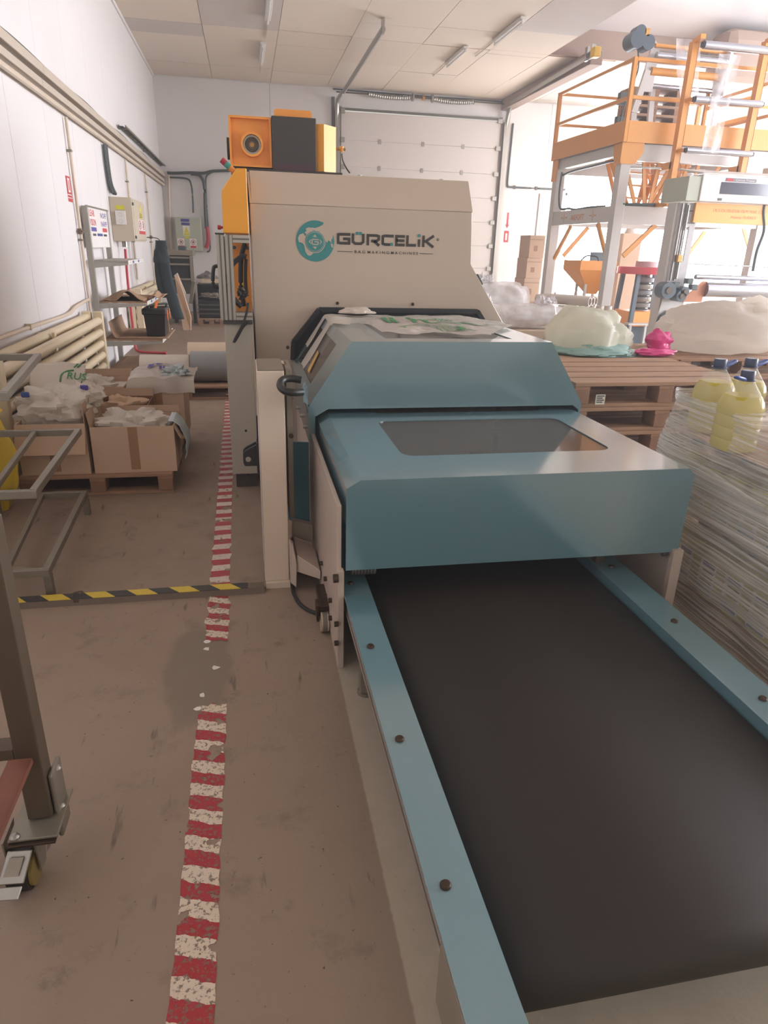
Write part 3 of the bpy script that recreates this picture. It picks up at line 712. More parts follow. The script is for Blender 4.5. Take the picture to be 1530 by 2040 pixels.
G().prism([(.655, BY+.0, 2.165), (.655, BY+.0, 2.50), (.765, BY+.12, 2.50), (.765, BY+.12, 2.165)], (0, .38, 0)).build('side_box_face', YEL, tb)
G().box((-.08, BY-.03, 2.13), (.8, BY+.6, 2.160), .004).build('base_tray', DARK, tb)
G().box((.06, BY+.02, 0), (.7, BY+.5, 2.13)).build('base_stand', DARK, tb)
c = at(455, 296, BY+.2); G().cyl(c+X_*.06, c-X_*.01, .08, n=24).build('motor_drum', RUBBER, tb, smooth=True)
c = at(676, 297, BY+.2); G().cyl(c-X_*.03, c+X_*.05, .012, n=10).cyl(c+X_*.02-Z_*.02, c+X_*.02+Z_*.02, .016, n=10).build('air_valve', GOLD, tb)
G().tube(Yt([(681, 306), (683, 320), (690, 335), (697, 345)], BY+.2), .006, 6).build('sensor_cable', BLACK, tb)

# ================================================================== OUTFEED HOODS
hd = E('outfeed_guard', 'teal blue outfeed guard with two hoods and smoked windows, on beige side plates', 'machine guard', (1.04, 3.4, 0))
AX0, AX1, AY0, AY1 = .33, 1.772, 2.32, 4.4
# lower hood: front, chamfers, top frame with window openings, sides
g = G(); ZT = .80
fr = [(AX0, .432), (AX0, .768), (.383, ZT), (1.742, ZT), (AX1, .772), (1.765, .425)]
g.prism([(x, AY0, z) for x, z in fr], (0, .006, 0))
B0_ = AY0+.0065
g.prism([(AX0, B0_, .768), (.383, B0_, ZT), (.383, AY1, ZT), (AX0, AY1, .768)], (.004, 0, -.004))
g.prism([(AX1, B0_, .772), (1.742, B0_, ZT), (1.742, AY1, ZT), (AX1, AY1, .772)], (-.004, 0, -.004))
g.box((AX0, B0_, .62), (AX0+.004, AY1, .768)).box((AX1-.004, B0_, .60), (AX1, AY1, .772))
wx0, wx1 = .608, 1.56
ys = (AY0, 2.61, 3.22, 3.38, 3.95, AY1)
g.box((.383, B0_, ZT-.004), (wx0, AY1, ZT)).box((wx1, B0_, ZT-.004), (1.742, AY1, ZT))
for a, b in ((B0_, 2.61), (3.22, 3.38), (3.95, AY1)): g.box((wx0, a, ZT-.004), (wx1, b, ZT))
def cornerfill(cx, cy, r, sx, sy):
    pts = [Vector((cx, cy, ZT-.004))]+[Vector((cx+sx*r*(1-math.sin(t)), cy+sy*r*(1-math.cos(t)), ZT-.004)) for t in (PI/2*k/6 for k in range(7))]
    g.prism(pts, (0, 0, .004))
for (a, b) in ((2.61, 3.22), (3.38, 3.95)):
    for cx, sx in ((wx0, 1), (wx1, -1)):
        for cy, sy in ((a, 1), (b, -1)): cornerfill(cx, cy, .06, sx, sy)
lh = g.build('lower_hood', BLUE, hd)
for a, b in ((2.61, 3.22), (3.38, 3.95)):
    G().box((wx0-.02, a-.02, ZT-.011), (wx1+.02, b+.02, ZT-.0045)).build('window_pane', PANE, hd)
# upper hood
BX0, BX1, BY0, BY1, BZT = .283, 1.79, 3.39, YF-.045, 1.165
g = G()
fr = [(BX0, .655), (BX0, .838), (.504, BZT), (1.575, BZT), (1.79, .838), (1.79, .66), (1.776, .66), (1.776, .80), (1.74, .825), (.385, .825), (.318, .786), (.318, .655)]
g.prism([(x, BY0, z) for x, z in fr], (0, .006, 0))
def slope(u, v): # u along depth, v up the left chamfer
    return Vector((BX0+(.504-BX0)*v, BY0+.0065+(BY1-BY0-.0065)*u, .838+(BZT-.838)*v))
u0, u1, v0, v1 = .235, .94, .18, .83
def sq(a, b, c, d, out=.004):
    n = Vector((-(BZT-.838), 0, .504-BX0)).normalized()
    g.prism([slope(a, c), slope(b, c), slope(b, d), slope(a, d)], -n*out)
sq(0, u0, 0, 1); sq(u1, 1, 0, 1); sq(u0, u1, 0, v0); sq(u0, u1, v1, 1)
BB = BY0+.0065
g.prism([(1.79, BB, .838), (1.575, BB, BZT), (1.575, BY1, BZT), (1.79, BY1, .838)], (-.003, 0, -.003))
tx0, tx1, ty0, ty1 = .70, 1.40, 3.52, 4.3
g.box((.504, BB, BZT-.004), (tx0, BY1, BZT)).box((tx1, BB, BZT-.004), (1.575, BY1, BZT)).box((tx0, BB, BZT-.004), (tx1, ty0, BZT)).box((tx0, ty1, BZT-.004), (tx1, BY1, BZT))
g.box((BX0, BB, .655), (BX0+.004, 4.42, .838)).box((1.786, BB, .66), (1.79, BY1, .838))
g.build('upper_hood', BLUE, hd)
n = Vector((-(BZT-.838), 0, .504-BX0)).normalized()
G().prism([slope(u0-.03, v0-.03)-n*.0045, slope(u1+.03, v0-.03)-n*.0045, slope(u1+.03, v1+.03)-n*.0045, slope(u0-.03, v1+.03)-n*.0045], -n*.005).build('window_pane', PANE, hd)
G().box((tx0-.02, ty0-.02, BZT-.012), (tx1+.02, ty1+.02, BZT-.0045)).build('window_pane', PANE, hd)
G().prism([slope(.40, .24)+n*.001, slope(.47, .24)+n*.001, slope(.55, .55)+n*.001, slope(.48, .55)+n*.001], n*.002).build('warning_sticker', M('amber_sticker', 'cfa558', .5, var=.05), hd)
# rubber gasket against the cabinet
g = G(); fr = [(.292, .87), (.300, .99), (.478, 1.205), (1.60, 1.205), (1.83, .9)]
for a, b in zip(fr, fr[1:]): g.beam((a[0], YF-.022, a[1]), (b[0], YF-.022, b[1]), .03, .04, up=(0, 1, 0))
g.build('gasket', GASKET, hd)
G().prism([(x, YF-.006, z) for x, z in ((.30, .87), (.31, .98), (.49, 1.2), (1.6, 1.2), (1.81, .9))], (0, .004, 0)).build('gasket_backing', GASKET, hd)
for px, py in ((585, 792), (594, 812), (602, 828), (609, 850)):
    c = atx(px, py, BX0); G().cyl(c+X_*.002, c-X_*.014, .011, n=12).build('cap_bolt', STEEL, hd, smooth=True)
G().prism([(.279, 3.42, .80), (.279, 3.42, .93), (.236, 3.02, 1.035), (.224, 2.96, 1.03), (.226, 2.96, .955), (.24, 3.04, .93)], (.006, 0, 0)).build('hinge_arm', BLUE, hd)
hp = [at(600, 757, 3.0), at(580, 754, 3.0), at(563, 757, 2.98), at(558, 768, 2.94), at(566, 778, 2.90), at(582, 782, 2.89), at(602, 781, 2.92)]
G().tube(hp, .0165, 10).build('handle', BLACK, hd, smooth=True)
# side plates, flange, guards
for x in (.296, 1.752):
    G().box((x, 2.33, .02), (x+.018, 4.48, .70), .002).build('side_plate', PLATE, hd)
for x in (.296, 1.736):
    G().box((x, 2.30, .0), (x+.025 if x < 1 else x+.045, 2.332, .44), .002).build('end_flange', PLATE, hd)
for px, py in ((607, 982), (643, 1122), (651, 1153), (651, 1187), (661, 1196), (661, 1231), (673, 1243), (673, 1281)):
    c = atx(px, py, .296); G().cyl(c+X_*.002, c-X_*.014, .011, n=12).build('cap_bolt', BOLT, hd, smooth=True)
c = atx(673, 1152, .296); G().cyl(c+X_*.002, c-X_*.018, .017, n=12).build('cap_bolt', BOLT, hd, smooth=True)
c = Vector((1.742, 2.36, .40)); G().cyl(c, c-X_*.02, .012, n=10).build('cap_bolt', STEEL, hd)
G().prism([(.152, 3.56, .17), (.175, 3.555, .17), (.175, 3.555, .62), (.152, 3.56, .62)], (0, .01, 0)).prism([(.176, 3.53, .165), (.292, 3.5, .12), (.292, 3.5, .62), (.176, 3.53, .62)], (0, .01, 0)).build('lower_guard', BLUED, hd)
for px, py in ((582, 965), (583, 1075)):
    c = at(px, py, 3.53); G().cyl(c+Y_*.02, c-Y_*.01, .012, n=10).build('cap_bolt', BOLT, hd)
G().prism([(.150, 3.0, .04), (.178, 2.98, .02), (.182, 2.98, .15), (.168, 3.0, .25), (.150, 3.0, .26)], (0, .05, 0), .004).build('foot_bracket', PLATE, hd)
G().prism([(.18, 3.0, .10), (.29, 2.9, .10), (.29, 2.9, .145), (.185, 3.0, .19)], (0, .25, 0), .003).prism([(.18, 3.3, .16), (.29, 3.3, .12), (.29, 3.3, .22), (.185, 3.3, .25)], (0, .05, 0), .003).build('caster_bracket', PLATE, hd)
cw = G().cyl((.258, 2.60, .048), (.292, 2.60, .048), .048, n=24).build('caster_wheel', M('cream_tread', 'c9b79e', .5, var=.04), hd, smooth=True)
G().cyl((.265, 2.60, .048), (.285, 2.60, .048), .0495, n=24).build('tread_band', M('tread_grey', '7d756a', .6), cw, smooth=True)
G().box((.24, 2.59, .05), (.254, 2.66, .13), .004).box((.254, 2.59, .10), (.296, 2.80, .13), .004).build('caster_fork', BOLT, hd)
G().tube([(.165, 3.05, .012), (.16, 2.95, .012), (.19, 2.82, .010), (.25, 2.74, .010), (.34, 2.70, .010)], .009, 8).build('floor_cable', RUBBER, hd, smooth=True)
# ================================================================== BELT CONVEYOR
cv = E('belt_conveyor', 'wide black belt conveyor with teal rails running towards the camera', 'conveyor', (.95, 1.7, 0))
def beltprof(t):
    r = .055; zt = .296; y0, y1 = .835, 4.2
    pts = [(y1, zt), (2.2, zt), (y0+.05, zt), (y0+.025, zt), (y0, zt)]+[(y0-r*math.sin(PI*k/14), zt-r+r*math.cos(PI*k/14)) for k in range(1, 14)]+[(y0, zt-2*r), (y0+.025, zt-2*r), (y0+.05, zt-2*r), (y1, zt-2*r)]
    return pts
bp_ = beltprof(0)
def beltf(u, v):
    i = min(int(u*(len(bp_)-1)+1e-6), len(bp_)-2); k = u*(len(bp_)-1)-i
    a, b = bp_[i], bp_[i+1]
    return Vector((.437+.996*v, a[0]+(b[0]-a[0])*k, a[1]+(b[1]-a[1])*k))
G().grid(beltf, len(bp_), 3).build('belt', BELT, cv, smooth=True, thick=.004)
G().cyl((.42, .835, .241), (1.45, .835, .241), .048, n=24).build('end_roller', STEELD, cv, smooth=True)
G().prism([(.322, .70, .332), (.432, .70, .332), (.432, 4.2, .332), (.322, 4.2, .332)], (0, 0, -.006), .001).box((.424, .70, .29), (.432, 4.2, .328)).build('guide_rail', BLUE, cv)
G().prism([(1.452, .70, .332), (1.582, .70, .332), (1.582, 4.2, .332), (1.452, 4.2, .332)], (0, 0, -.006), .001).box((1.444, .70, .282), (1.452, 4.2, .332)).build('guide_rail', BLUE, cv)
for y in (.994, 1.46, 1.93, 2.40):
    for x in (.362, 1.515):
        G().lathe((x, y, .332), [(.013, 0), (.013, .004), (.010, .008), (.005, .009)], 12).build('rail_bolt', BOLT, cv, smooth=True)
for x0, x1 in ((.334, .424), (1.46, 1.57)):
    G().box((x0, .72, .225), (x1, 4.2, .325), .003).build('frame_profile', ALU, cv)
for z in (.253, .29): G().box((.3325, .72, z), (.3345, 4.2, z+.008)).build('profile_groove', ALUD, cv)
for y in (.84, 2.1):
    for x in (.36, 1.50): G().box((x, y, .015), (x+.05, y+.05, .225), .003).lathe((x+.025, y+.025, 0), [(.035, 0), (.035, .012), (.01, .018)], 14).build('leg', STEELP, cv)
G().box((.326, .74, .12), (.334, .90, .30), .003).build('end_bracket', DUSTL, cv)
kn = G().cyl((.37, 2.46, .385), (.47, 2.46, .385), .042, n=28).build('nip_roller', M('knurled_roller', '8a8580', .5, metal=.3, var=.1, scale=40), cv, smooth=True)
for k in range(7): G().ring((.377+k*.013, 2.46, .385), (.381+k*.013, 2.46, .385), .0435, .04, 24).build('roller_groove', STEELD, kn)
G().box((1.46, 2.44, .30), (1.50, 2.48, .40)).build('roller_arm', STEELD, cv)
G().cyl((.47, 2.46, .385), (1.48, 2.46, .385), .012, n=10).build('roller_shaft', STEELD, cv)
# plastic carrier bag lying over the upper hood
pb = E('plastic_bag', 'crumpled white carrier bag with green print draped over the upper hood', 'plastic bag', (.9, 3.85, 1.17))
def hoodz(x, y):
    if x < .504: return BZT-(.504-x)*(BZT-.838)/(.504-BX0)
    return BZT
def bagf(x, y, k=0):
    nz = noise.noise(Vector((x*7, y*7, 3.3)))*.010+noise.noise(Vector((x*19, y*19, 1.2)))*.005
    return Vector((x, y, hoodz(x, y)+.012+max(0, nz+.006)+.02*max(0, noise.noise(Vector((x*3.1, y*2.7, 8))))))
out = [(.52, 4.28), (.50, 3.98)]
def sheet(x0, x1, lo, hi, nx, ny):
    def f(u, v):
        x = x0+(x1-x0)*u; a, b = lo(x), hi(x); return bagf(x, a+(b-a)*v)
    return G().grid(f, nx, ny)
def lo_(x):
    if x < .66: return 4.12
    L = [(.66, 4.11), (.69, 3.86), (.70, 3.62), (.88, 3.56), (1.0, 3.68), (1.06, 3.66), (1.12, 3.54), (1.26, 3.46), (1.30, 3.58), (1.42, 3.80), (1.52, 3.94), (1.62, 4.05)]
    for (a, b), (c, d) in zip(L, L[1:]):
        if a <= x <= c: return b+(d-b)*(x-a)/(c-a)
    return L[-1][1]
def hi_(x):
    return 4.62 if x < 1.3 else 4.62-(x-1.3)*1.2+.1*max(0, noise.noise(Vector((x*9, 0, 4))))
sheet(.49, 1.60, lo_, hi_, 90, 40).build('bag_sheet', BAGW, pb, smooth=True)
def strap(y0, v_end, w):
    def f(u, v):
        if u < .5: x = .60-(.60-.49)*(u*2); 
        else: x = .49-(.504-BX0)*v_end*((u-.5)*2)
        ww = w*(1+.25*math.sin(u*9))*(1-.25*u); y = y0+(v-.5)*ww+.02*math.sin(u*5)
        p = bagf(x, y); p.z = hoodz(x, y)+.012+.008*math.sin(v*PI); p.x -= .012*(u > .4); return p
    return G().grid(f, 30, 8).build('bag_strap', BAGW, pb, smooth=True)
strap(4.52, .50, .17); strap(4.20, .74, .24)
G().blob((.70, 4.5, 1.205), (.11, .06, .035), 5, .3).build('bag_knot', BAGW, pb, smooth=True)
def printz(pts, w, m=INKG):
    P = [bagf(x, y)+Z_*.004 for x, y in pts]; g = G()
    Q = []
    for a, b in zip(P, P[1:]):
        for k in range(6):
            t = a.lerp(b, k/6); Q.append(bagf(t.x, t.y)+Z_*.005)
    Q.append(P[-1])
    for a, b in zip(Q, Q[1:]):
        d = (b-a); s = Vector((-d.y, d.x, 0)).normalized()*w/2
        g.face([a-s, b-s, b+s, a+s])
    g.build('green_print', m, pb)
for x in (.84, .885): printz([(x, 4.08), (x, 4.34)], .028)
printz([(.845, 4.18), (.87, 4.18)], .05)
for x0 in (1.0,):
    printz([(x0, 4.10), (x0, 4.34)], .03); printz([(x0+.075, 4.1), (x0+.075, 4.34)], .03); printz([(x0, 4.22), (x0+.075, 4.22)], .04)
for k in range(5): printz([(1.13+k*.03, 4.16), (1.145+k*.03, 4.3), (1.14+k*.03, 4.36)], .010)
printz([(.87, 3.78), (.84, 3.84), (.87, 3.92), (.95, 3.93), (1.05, 3.92)], .016)
for k in range(4): printz([(1.02+k*.035, 3.92), (1.06+k*.035, 3.84), (1.07+k*.035, 3.72), (1.14+k*.03, 3.68)], .009)
printz([(1.15, 3.75), (1.2, 3.72), (1.28, 3.76)], .03); printz([(1.19, 3.88), (1.22, 3.8), (1.17, 3.76)], .03); printz([(1.05, 4.02), (1.15, 4.0), (1.25, 3.97)], .035); printz([(1.28, 4.12), (1.36, 4.05), (1.42, 3.98)], .03)
for k in range(4): printz([(.98+k*.05, 4.06), (1.08+k*.05, 4.03), (1.16+k*.05, 3.98)], .008)

# ================================================================== PALLETS
def pallet(label, x0, x1, y0, y1, z0, along='x', nb=5, H=.144, group=None, m1=None):
    # top boards run along the given axis on stringers and nine blocks
    o = E('pallet', label, 'pallet', ((x0+x1)/2, (y0+y1)/2, z0), group)
    t = .022; k = H/.144; mB = m1 or (WOOD if along == 'x' else WOODY); mS = WOODY if along == 'x' else WOOD
    def bx(a0, a1, b0, b1, za, zb, m, n, bev=.003, chop=False):
        # a along boards, b across
        lo = (a0, b0, z0+za*k) if along == 'x' else (b0, a0, z0+za*k)
        hi = (a1, b1, z0+zb*k) if along == 'x' else (b1, a1, z0+zb*k)
        return G().box(lo, hi, bev).build(n, m, o)
    A0, A1, B0, B1 = (x0, x1, y0, y1) if along == 'x' else (y0, y1, x0, x1)
    wB = (B1-B0)/(nb+ (nb-1)*.22)
    for i in range(nb):
        b = B0+i*wB*1.22; bx(A0, A1, b, b+wB, .122, .144, mB, 'top_board')
    for f in (0, .5, 1):
        a = A0+(A1-A0-.10)*f; bx(a, a+.10, B0+.004, B1-.004, .100, .122, mS, 'stringer')
        for f2 in (0, .5, 1):
            b = B0+(B1-B0-.14)*f2; bx(a+.002, a+.098, b+.002, b+.138, .022, .100, WOODB, 'block')
    for f2 in (0, .5, 1):
        b = B0+(B1-B0-.12)*f2; bx(A0, A1, b+.01, b+.11, 0, .022, mB, 'bottom_board')
    return o
# stack of six by the outfeed hood
P0 = pallet('empty wooden pallet, topmost of the stack beside the teal hood', 1.87, 3.07, 3.64, 4.58, .75, 'x', group='pallets stacked beside the hood', H=.15)
NM = ['', 'second from the top', 'third from the top', 'fourth from the top', 'second from the floor', 'lowest, on the floor']
for k in range(1, 6):
    dup(P0, (0, 0, -.15*k), 0, 'empty wooden pallet in the stack beside the teal hood, '+NM[k])
for i, (px, py, w, h) in enumerate(((1163, 802, .035, .075), (1194, 806, .06, .06))):
    c = at(px, py, 3.638); c.z = .80
    if i == 0: c = Vector((1.866, 3.72, .80)); g = G().box((c.x-.002, c.y-.04, c.z-.03), (c.x, c.y+.03, c.z+.03))
    else: g = G().box((c.x-w/2, 3.635, c.z-h/2), (c.x+w/2, 3.638, c.z+h/2))
    lb_ = g.build('pallet_label', LABEL, P0)
    for k in range(4):
        if i == 0: G().box((c.x-.0032, c.y-.03+k*.013, c.z-.02), (c.x-.002, c.y-.024+k*.013, c.z+.02)).build('barcode_bar', INKK, lb_)
        else: G().box((c.x-w/2+.006, 3.634, c.z+h/2-.012-k*.012), (c.x+w/2-.006-.01*(k % 2), 3.635, c.z+h/2-.006-k*.012)).build('print_line', INKK, lb_)
# second stack behind it, with cardboard sheet and sacks
P1 = pallet('wooden pallet behind the front pallet stack, under the cream sack', 2.05, 3.25, 4.72, 5.62, .72, 'x', group='pallets behind the front stack')
for k in range(1, 6): dup(P1, (0, 0, -.144*k), 0, 'wooden pallet under the cream sack, '+['', 'second', 'third', 'fourth', 'fifth', 'sixth'][k]+' from the top')
P2 = dup(P1, (1.26, .05, 0), 0, 'wooden pallet under the big white film bundle at the right')
for k in range(1, 6): dup(P2, (0, 0, -.144*k), 0, 'wooden pallet under the white film bundle, '+['', 'second', 'third', 'fourth', 'fifth', 'sixth'][k]+' from the top')
ZP = .144*6
sh = G().box((2.2, 4.70, ZP+.001), (3.32, 5.5, ZP+.012), .003).build('cardboard_sheet', KRAFT); tag(sh, 'brown cardboard sheet under the pink plastic on the rear pallets', 'cardboard')
s1 = E('plastic_sack', 'big cream translucent sack with teal bottom on the rear pallet stack', 'sack', (2.55, 5.1, ZP+.012))
def sackz(c, rad, seed, z0):
    g = G(); g.blob(c, rad, seed, .14, 1.9, 56, 32, flat=1, rough=.07)
    for v in g.bm.verts: v.co.z = max(v.co.z, z0)
    return g
sackz((2.66, 5.10, ZP+.11), (.33, .30, .245), 11, ZP+.013).build('sack_body', BAGR, s1, smooth=True)
sackz((2.67, 5.00, ZP+.03), (.37, .27, .075), 12, ZP+.013).build('sack_base', M('teal_tinted_bag', '8fb3ad', .4, var=.12, bump=.4, bscale=14), s1, smooth=True)
sackz((2.97, 5.34, ZP+.12), (.12, .14, .13), 14, ZP+.014).build('sack_tail', BAGW, s1, smooth=True)
G().box((2.50, 4.775, ZP+.3), (2.508, 4.78, ZP+.4)).build('seam', BAGW, s1) if False else None
s2 = E('plastic_bag', 'shiny pink plastic bag lying on the cardboard sheet', 'plastic bag', (2.9, 4.85, ZP+.012))
g = G(); g.blob((3.20, 4.93, ZP+.105), (.10, .09, .09), 21, .24, 1.9, flat=.95); g.build('bag_body', PINK, s2, smooth=True)
g = G(); g.blob((3.09, 4.80, ZP+.045), (.17, .07, .032), 23, .2, 2.0, flat=.9); g.build('bag_tail', PINK, s2, smooth=True)
s3 = E('film_bundle', 'large bundle of crumpled white film on the right rear pallets', 'film bundle', (3.9, 5.15, ZP))
g = G(); g.blob((3.93, 5.2, ZP+.17), (.52, .40, .24), 31, .12, 1.8, 64, 36, flat=.68, rough=.06)
for v in g.bm.verts: v.co.z = max(v.co.z, ZP+.004)
g.build('film_mass', BAGF, s3, smooth=True)
g = G(); g.blob((4.25, 5.25, ZP+.26), (.36, .34, .16), 33, .2, 2.2, 40, 24, flat=.9, rough=.1); g.build('film_top', BAGF, s3, smooth=True)
# cartons at the far right behind the bundle
for i, (x, z, s) in enumerate(((5.0, .0, .42), (4.98, .42, .42), (5.0, .84, .18))):
    o = E('carton', 'brown carton at the right edge, '+('bottom', 'middle', 'flat top one')[i]+' of the stack behind the oil jugs', 'carton', (x, 5.6, z), 'cartons at the right edge')
    G().box((x-.3, 5.35, z), (x+.3, 5.85, z+s-.002), .004).build('carton_body', CARD, o)
    G().box((x-.3, 5.348, z+s*.47), (x+.3, 5.35, z+s*.53)).build('tape_strip', TAPE, o)
# clear-wrapped rolls behind the machine
P3 = pallet('low pallet under the clear wrapped film rolls behind the machine', 2.0, 3.35, 6.3, 7.3, 0, 'x')
ct = E('cardboard_box', 'wide pale carton carrying the clear wrapped film rolls', 'box', (2.68, 6.8, .144))
G().box((2.02, 6.32, .144), (3.33, 7.28, .82), .006).build('box_body', M('mauve_carton', '9c8a86', .8, var=.04), ct)
G().box((2.01, 6.31, .82), (3.34, 7.29, .90), .006).build('box_lid', TANROLL, ct)
for i, (y, z, r, x0, x1, lab) in enumerate(((6.50, 1.06, .115, 2.05, 2.98, 'front film roll in crumpled clear wrap on the pale carton'), (7.0, 1.17, .20, 2.0, 2.80, 'taller rear film roll in clear wrap with white end'))):
    o = E('wrapped_film_roll', lab, 'film roll', ((x0+x1)/2, y, .90), 'clear wrapped rolls')
    z = .905+r
    G().cyl((x0, y, z), (x1, y, z), r*.86, n=32).build('film_roll', M('film_roll_'+str(i), 'ddd6d0', .35, var=.04), o, smooth=True)
    g = G()
    def wf(u, v, x0=x0, x1=x1, y=y, z=z, r=r, i=i):
        t = 2*PI*u; x = x0-.04+(x1-x0+.12)*v; e = 1 if .05 < v < .93 else .82
        k = r*e*(1.03+.10*noise.noise(Vector((x*9+i*7, math.cos(t)*3, math.sin(t)*3))))
        return Vector((x, y+math.cos(t)*k, max(.902, z+math.sin(t)*k)))
    g.grid(wf, 40, 46, wrap=True); g.build('clear_wrap', CLEAR, o, smooth=True)
    for k in range(5):
        rr = random.Random(k+i*9); xx = x0+(x1-x0)*rr.random(); G().blob((xx, y-.04, z+r*1.05), (.05, .03, .06), k+i*5, .5, 3).build('wrap_tuft', CLEAR, o, smooth=True)
    G().cyl((x1+.001, y, z), (x1+.06, y, z), r*.8, r*.75, n=28).build('roll_end', PAPER, o, smooth=True)

# ================================================================== PALLET OF OIL JUGS
OX0, OX1, OY0, OY1 = 1.985, 2.80, 1.62, 2.88
P4 = pallet('wooden pallet under the film wrapped oil jugs at the right', OX0+.02, OX1-.02, OY0+.02, OY1-.02, 0, 'y', H=.12)
JH = .345
jp = [(.052*1.06, 0), (.073, .008), (.078, .02), (.078, .05), (.075, .056), (.078, .062), (.078, .10), (.075, .106), (.078, .112), (.078, .15), (.075, .156), (.078, .162), (.078, .19), (.072, .215), (.05, .26), (.03, .292), (.021, .30), (.021, .322)]
jp = [(r*1.07 if z < .25 else r, z) for r, z in jp]
def jug(loc, label, group, rot=0, lab=True):
    o = E('oil_jug', label, 'jug', loc, group); L = Vector(loc)
    lvl = [p for p in jp if p[1] <= .235]+[(.064, .238)]
    G().lathe(L, [(r*.975, z+.001) for r, z in lvl], 20, sq=3.2).build('oil', OIL, o, smooth=True)
    G().lathe(L, jp, 20, sq=3.0).build('bottle', PET, o, smooth=True)
    G().lathe(L, [(.027, .305), (.028, .308), (.028, .336), (.025, .340)], 18).build('cap', CAPB, o, smooth=True)
    h = [L+Vector((a, 0, z)) for a, z in ((-.026, .306), (-.052, .312), (-.05, .322), (-.026, .318))]
    G().lathe(L, [(.033, .298), (.033, .304), (.024, .305)], 16).build('collar', CAPB, o)
    hh_ = Matrix.Rotation(rot, 3, 'Z')
    hd_ = [L+hh_@Vector(p) for p in ((.03, -.006, .303), (.07, -.01, .312), (.115, -.006, .322), (.118, .006, .324), (.07, .012, .314), (.03, .006, .304))]
    G().tube(hd_, .006, 6).build('carry_handle', HANDB, o, smooth=True)
    if lab:
        lx_ = L.x-.0805
        lbp = G().box((lx_, L.y-.055, L.z+.035), (lx_+.003, L.y+.055, L.z+.195)).build('label', LABEL, o)
        G().box((lx_-.001, L.y-.045, L.z+.165), (lx_, L.y+.035, L.z+.185)).build('label_print', INKB, lbp)
        G().box((lx_-.001, L.y-.05, L.z+.037), (lx_, L.y+.05, L.z+.075)).build('label_print', M_OILP, lbp)
        for k in range(5): G().box((lx_-.001, L.y-.045, L.z+.09+k*.013), (lx_, L.y+.04-.012*(k % 3), L.z+.094+k*.013)).build('label_line', INKK, lbp)
    return o
M_OILP = M('label_blue_band', '5b7fa0', .5, var=.2, scale=30)
lay = (.122, .478)
J0 = jug((OX0+.10, OY0+.10, .128), 'yellow oil jug in the lower wrapped layer, side row facing the conveyor', 'oil jugs in the lower layer')
NTH = ('nearest the camera', 'second nearest the camera', 'third nearest the camera', 'middle of the row', 'third from the far corner', 'second from the far corner', 'at the far corner')
J0['label'] = 'yellow oil jug in the lower wrapped layer, '+NTH[0]
for li, z in enumerate((.128, .482)):
    for c in range(7):
        if li == c == 0: continue
        dup(J0, Vector((OX0+.10, OY0+.10+.172*c, z))-Vector((OX0+.10, OY0+.10, .128)), 0,
            'yellow oil jug in the '+('lower', 'upper')[li]+' wrapped layer, '+NTH[c], 'oil jugs in the '+('lower', 'upper')[li]+' layer')
for li, z in enumerate((.475, .828)):
    o = G().box((OX0+.015, OY0+.04, z), (OX1-.06, OY1-.04, z+.004)).build('cardboard_sheet', KRAFT)
    tag(o, 'thin cardboard layer sheet between the wrapped oil jugs, '+('lower', 'upper under the three top jugs')[li], 'cardboard', 'layer sheets in the oil pallet')
ZJ = .834
def JP(px, py): p = atz(px, py, 1.18); return p.x, p.y
for i, (x, y, rot, lab) in enumerate(((*JP(1437, 712), .35, 'left one of the three oil jugs standing on top, beside the pallets'), (*JP(1499, 711), .3, 'rear right one of the three top oil jugs, blue handle raised'), (*JP(1478, 735), -2.6, 'front one of the three top oil jugs, nearest the camera'))):
    x += .035*(i == 2)
    jug((x, y, ZJ), lab, 'oil jugs on top of the wrapped load', rot, lab=False)
G().box
# crates filling the inside of the load
o = G().box((OX0+.245, OY0+.05, .125), (OX1-.07, OY1-.05, .47), .01).build('carton', CARD); tag(o, 'large dim carton inside the film, behind the lower jugs', 'carton')
o = G().box((OX0+.245, OY0+.05, .482), (OX1-.07, OY1-.05, .82), .01).build('carton', CARD); tag(o, 'large dim carton inside the film, behind the upper jugs', 'carton')
# stretch film
sec = [(.02, 0, 0), (.12, -.012, 0), (.30, -.004, 0), (.45, -.018, 0), (.478, .004, 0), (.52, -.014, 0), (.66, -.008, 0), (.80, -.012, 0), (.86, .0, 1), (.92, .03, 2), (.97, .05, 3), (1.02, .055, 4)]
def wrapf(u, v):
    i = min(int(v*(len(sec)-1)), len(sec)-2); k = v*(len(sec)-1)-i
    z = sec[i][0]+(sec[i+1][0]-sec[i][0])*k; ins = sec[i][1]+(sec[i+1][1]-sec[i][1])*k
    t = 2*PI*u; c, s = math.cos(t), math.sin(t); q = 1
    cx, cy, hx, hy = (OX0+OX1)/2, (OY0+OY1)/2, (OX1-OX0)/2+.026, (OY1-OY0)/2+.02
    top = max(0, (z-.84)/.18); top = min(1, top)
    cx += (2.165-cx)*top; cy += (2.63-cy)*top; hx += (.275-hx)*top; hy += (.31-hy)*top
    ex = 14-10*top; q2 = (abs(c)**ex+abs(s)**ex)**(-1/ex)
    x = cx+(hx-ins)*c*q2; y = cy+(hy-ins)*s*q2
    n_ = noise.noise(Vector((x*6, y*5, z*9)))*.014+noise.noise(Vector((x*15, y*4, z*40)))*.004
    n_ = min(n_, .010)
    return Vector((x-c*n_, y-s*n_, z+.02*top*noise.noise(Vector((c*3, s*3, 2)))))
g = G(); g.grid(wrapf, 110, 70, wrap=True)
o = g.build('stretch_film', STRETCH, smooth=True); tag(o, 'streaky clear stretch film wound around the pallet of oil jugs', 'stretch film')
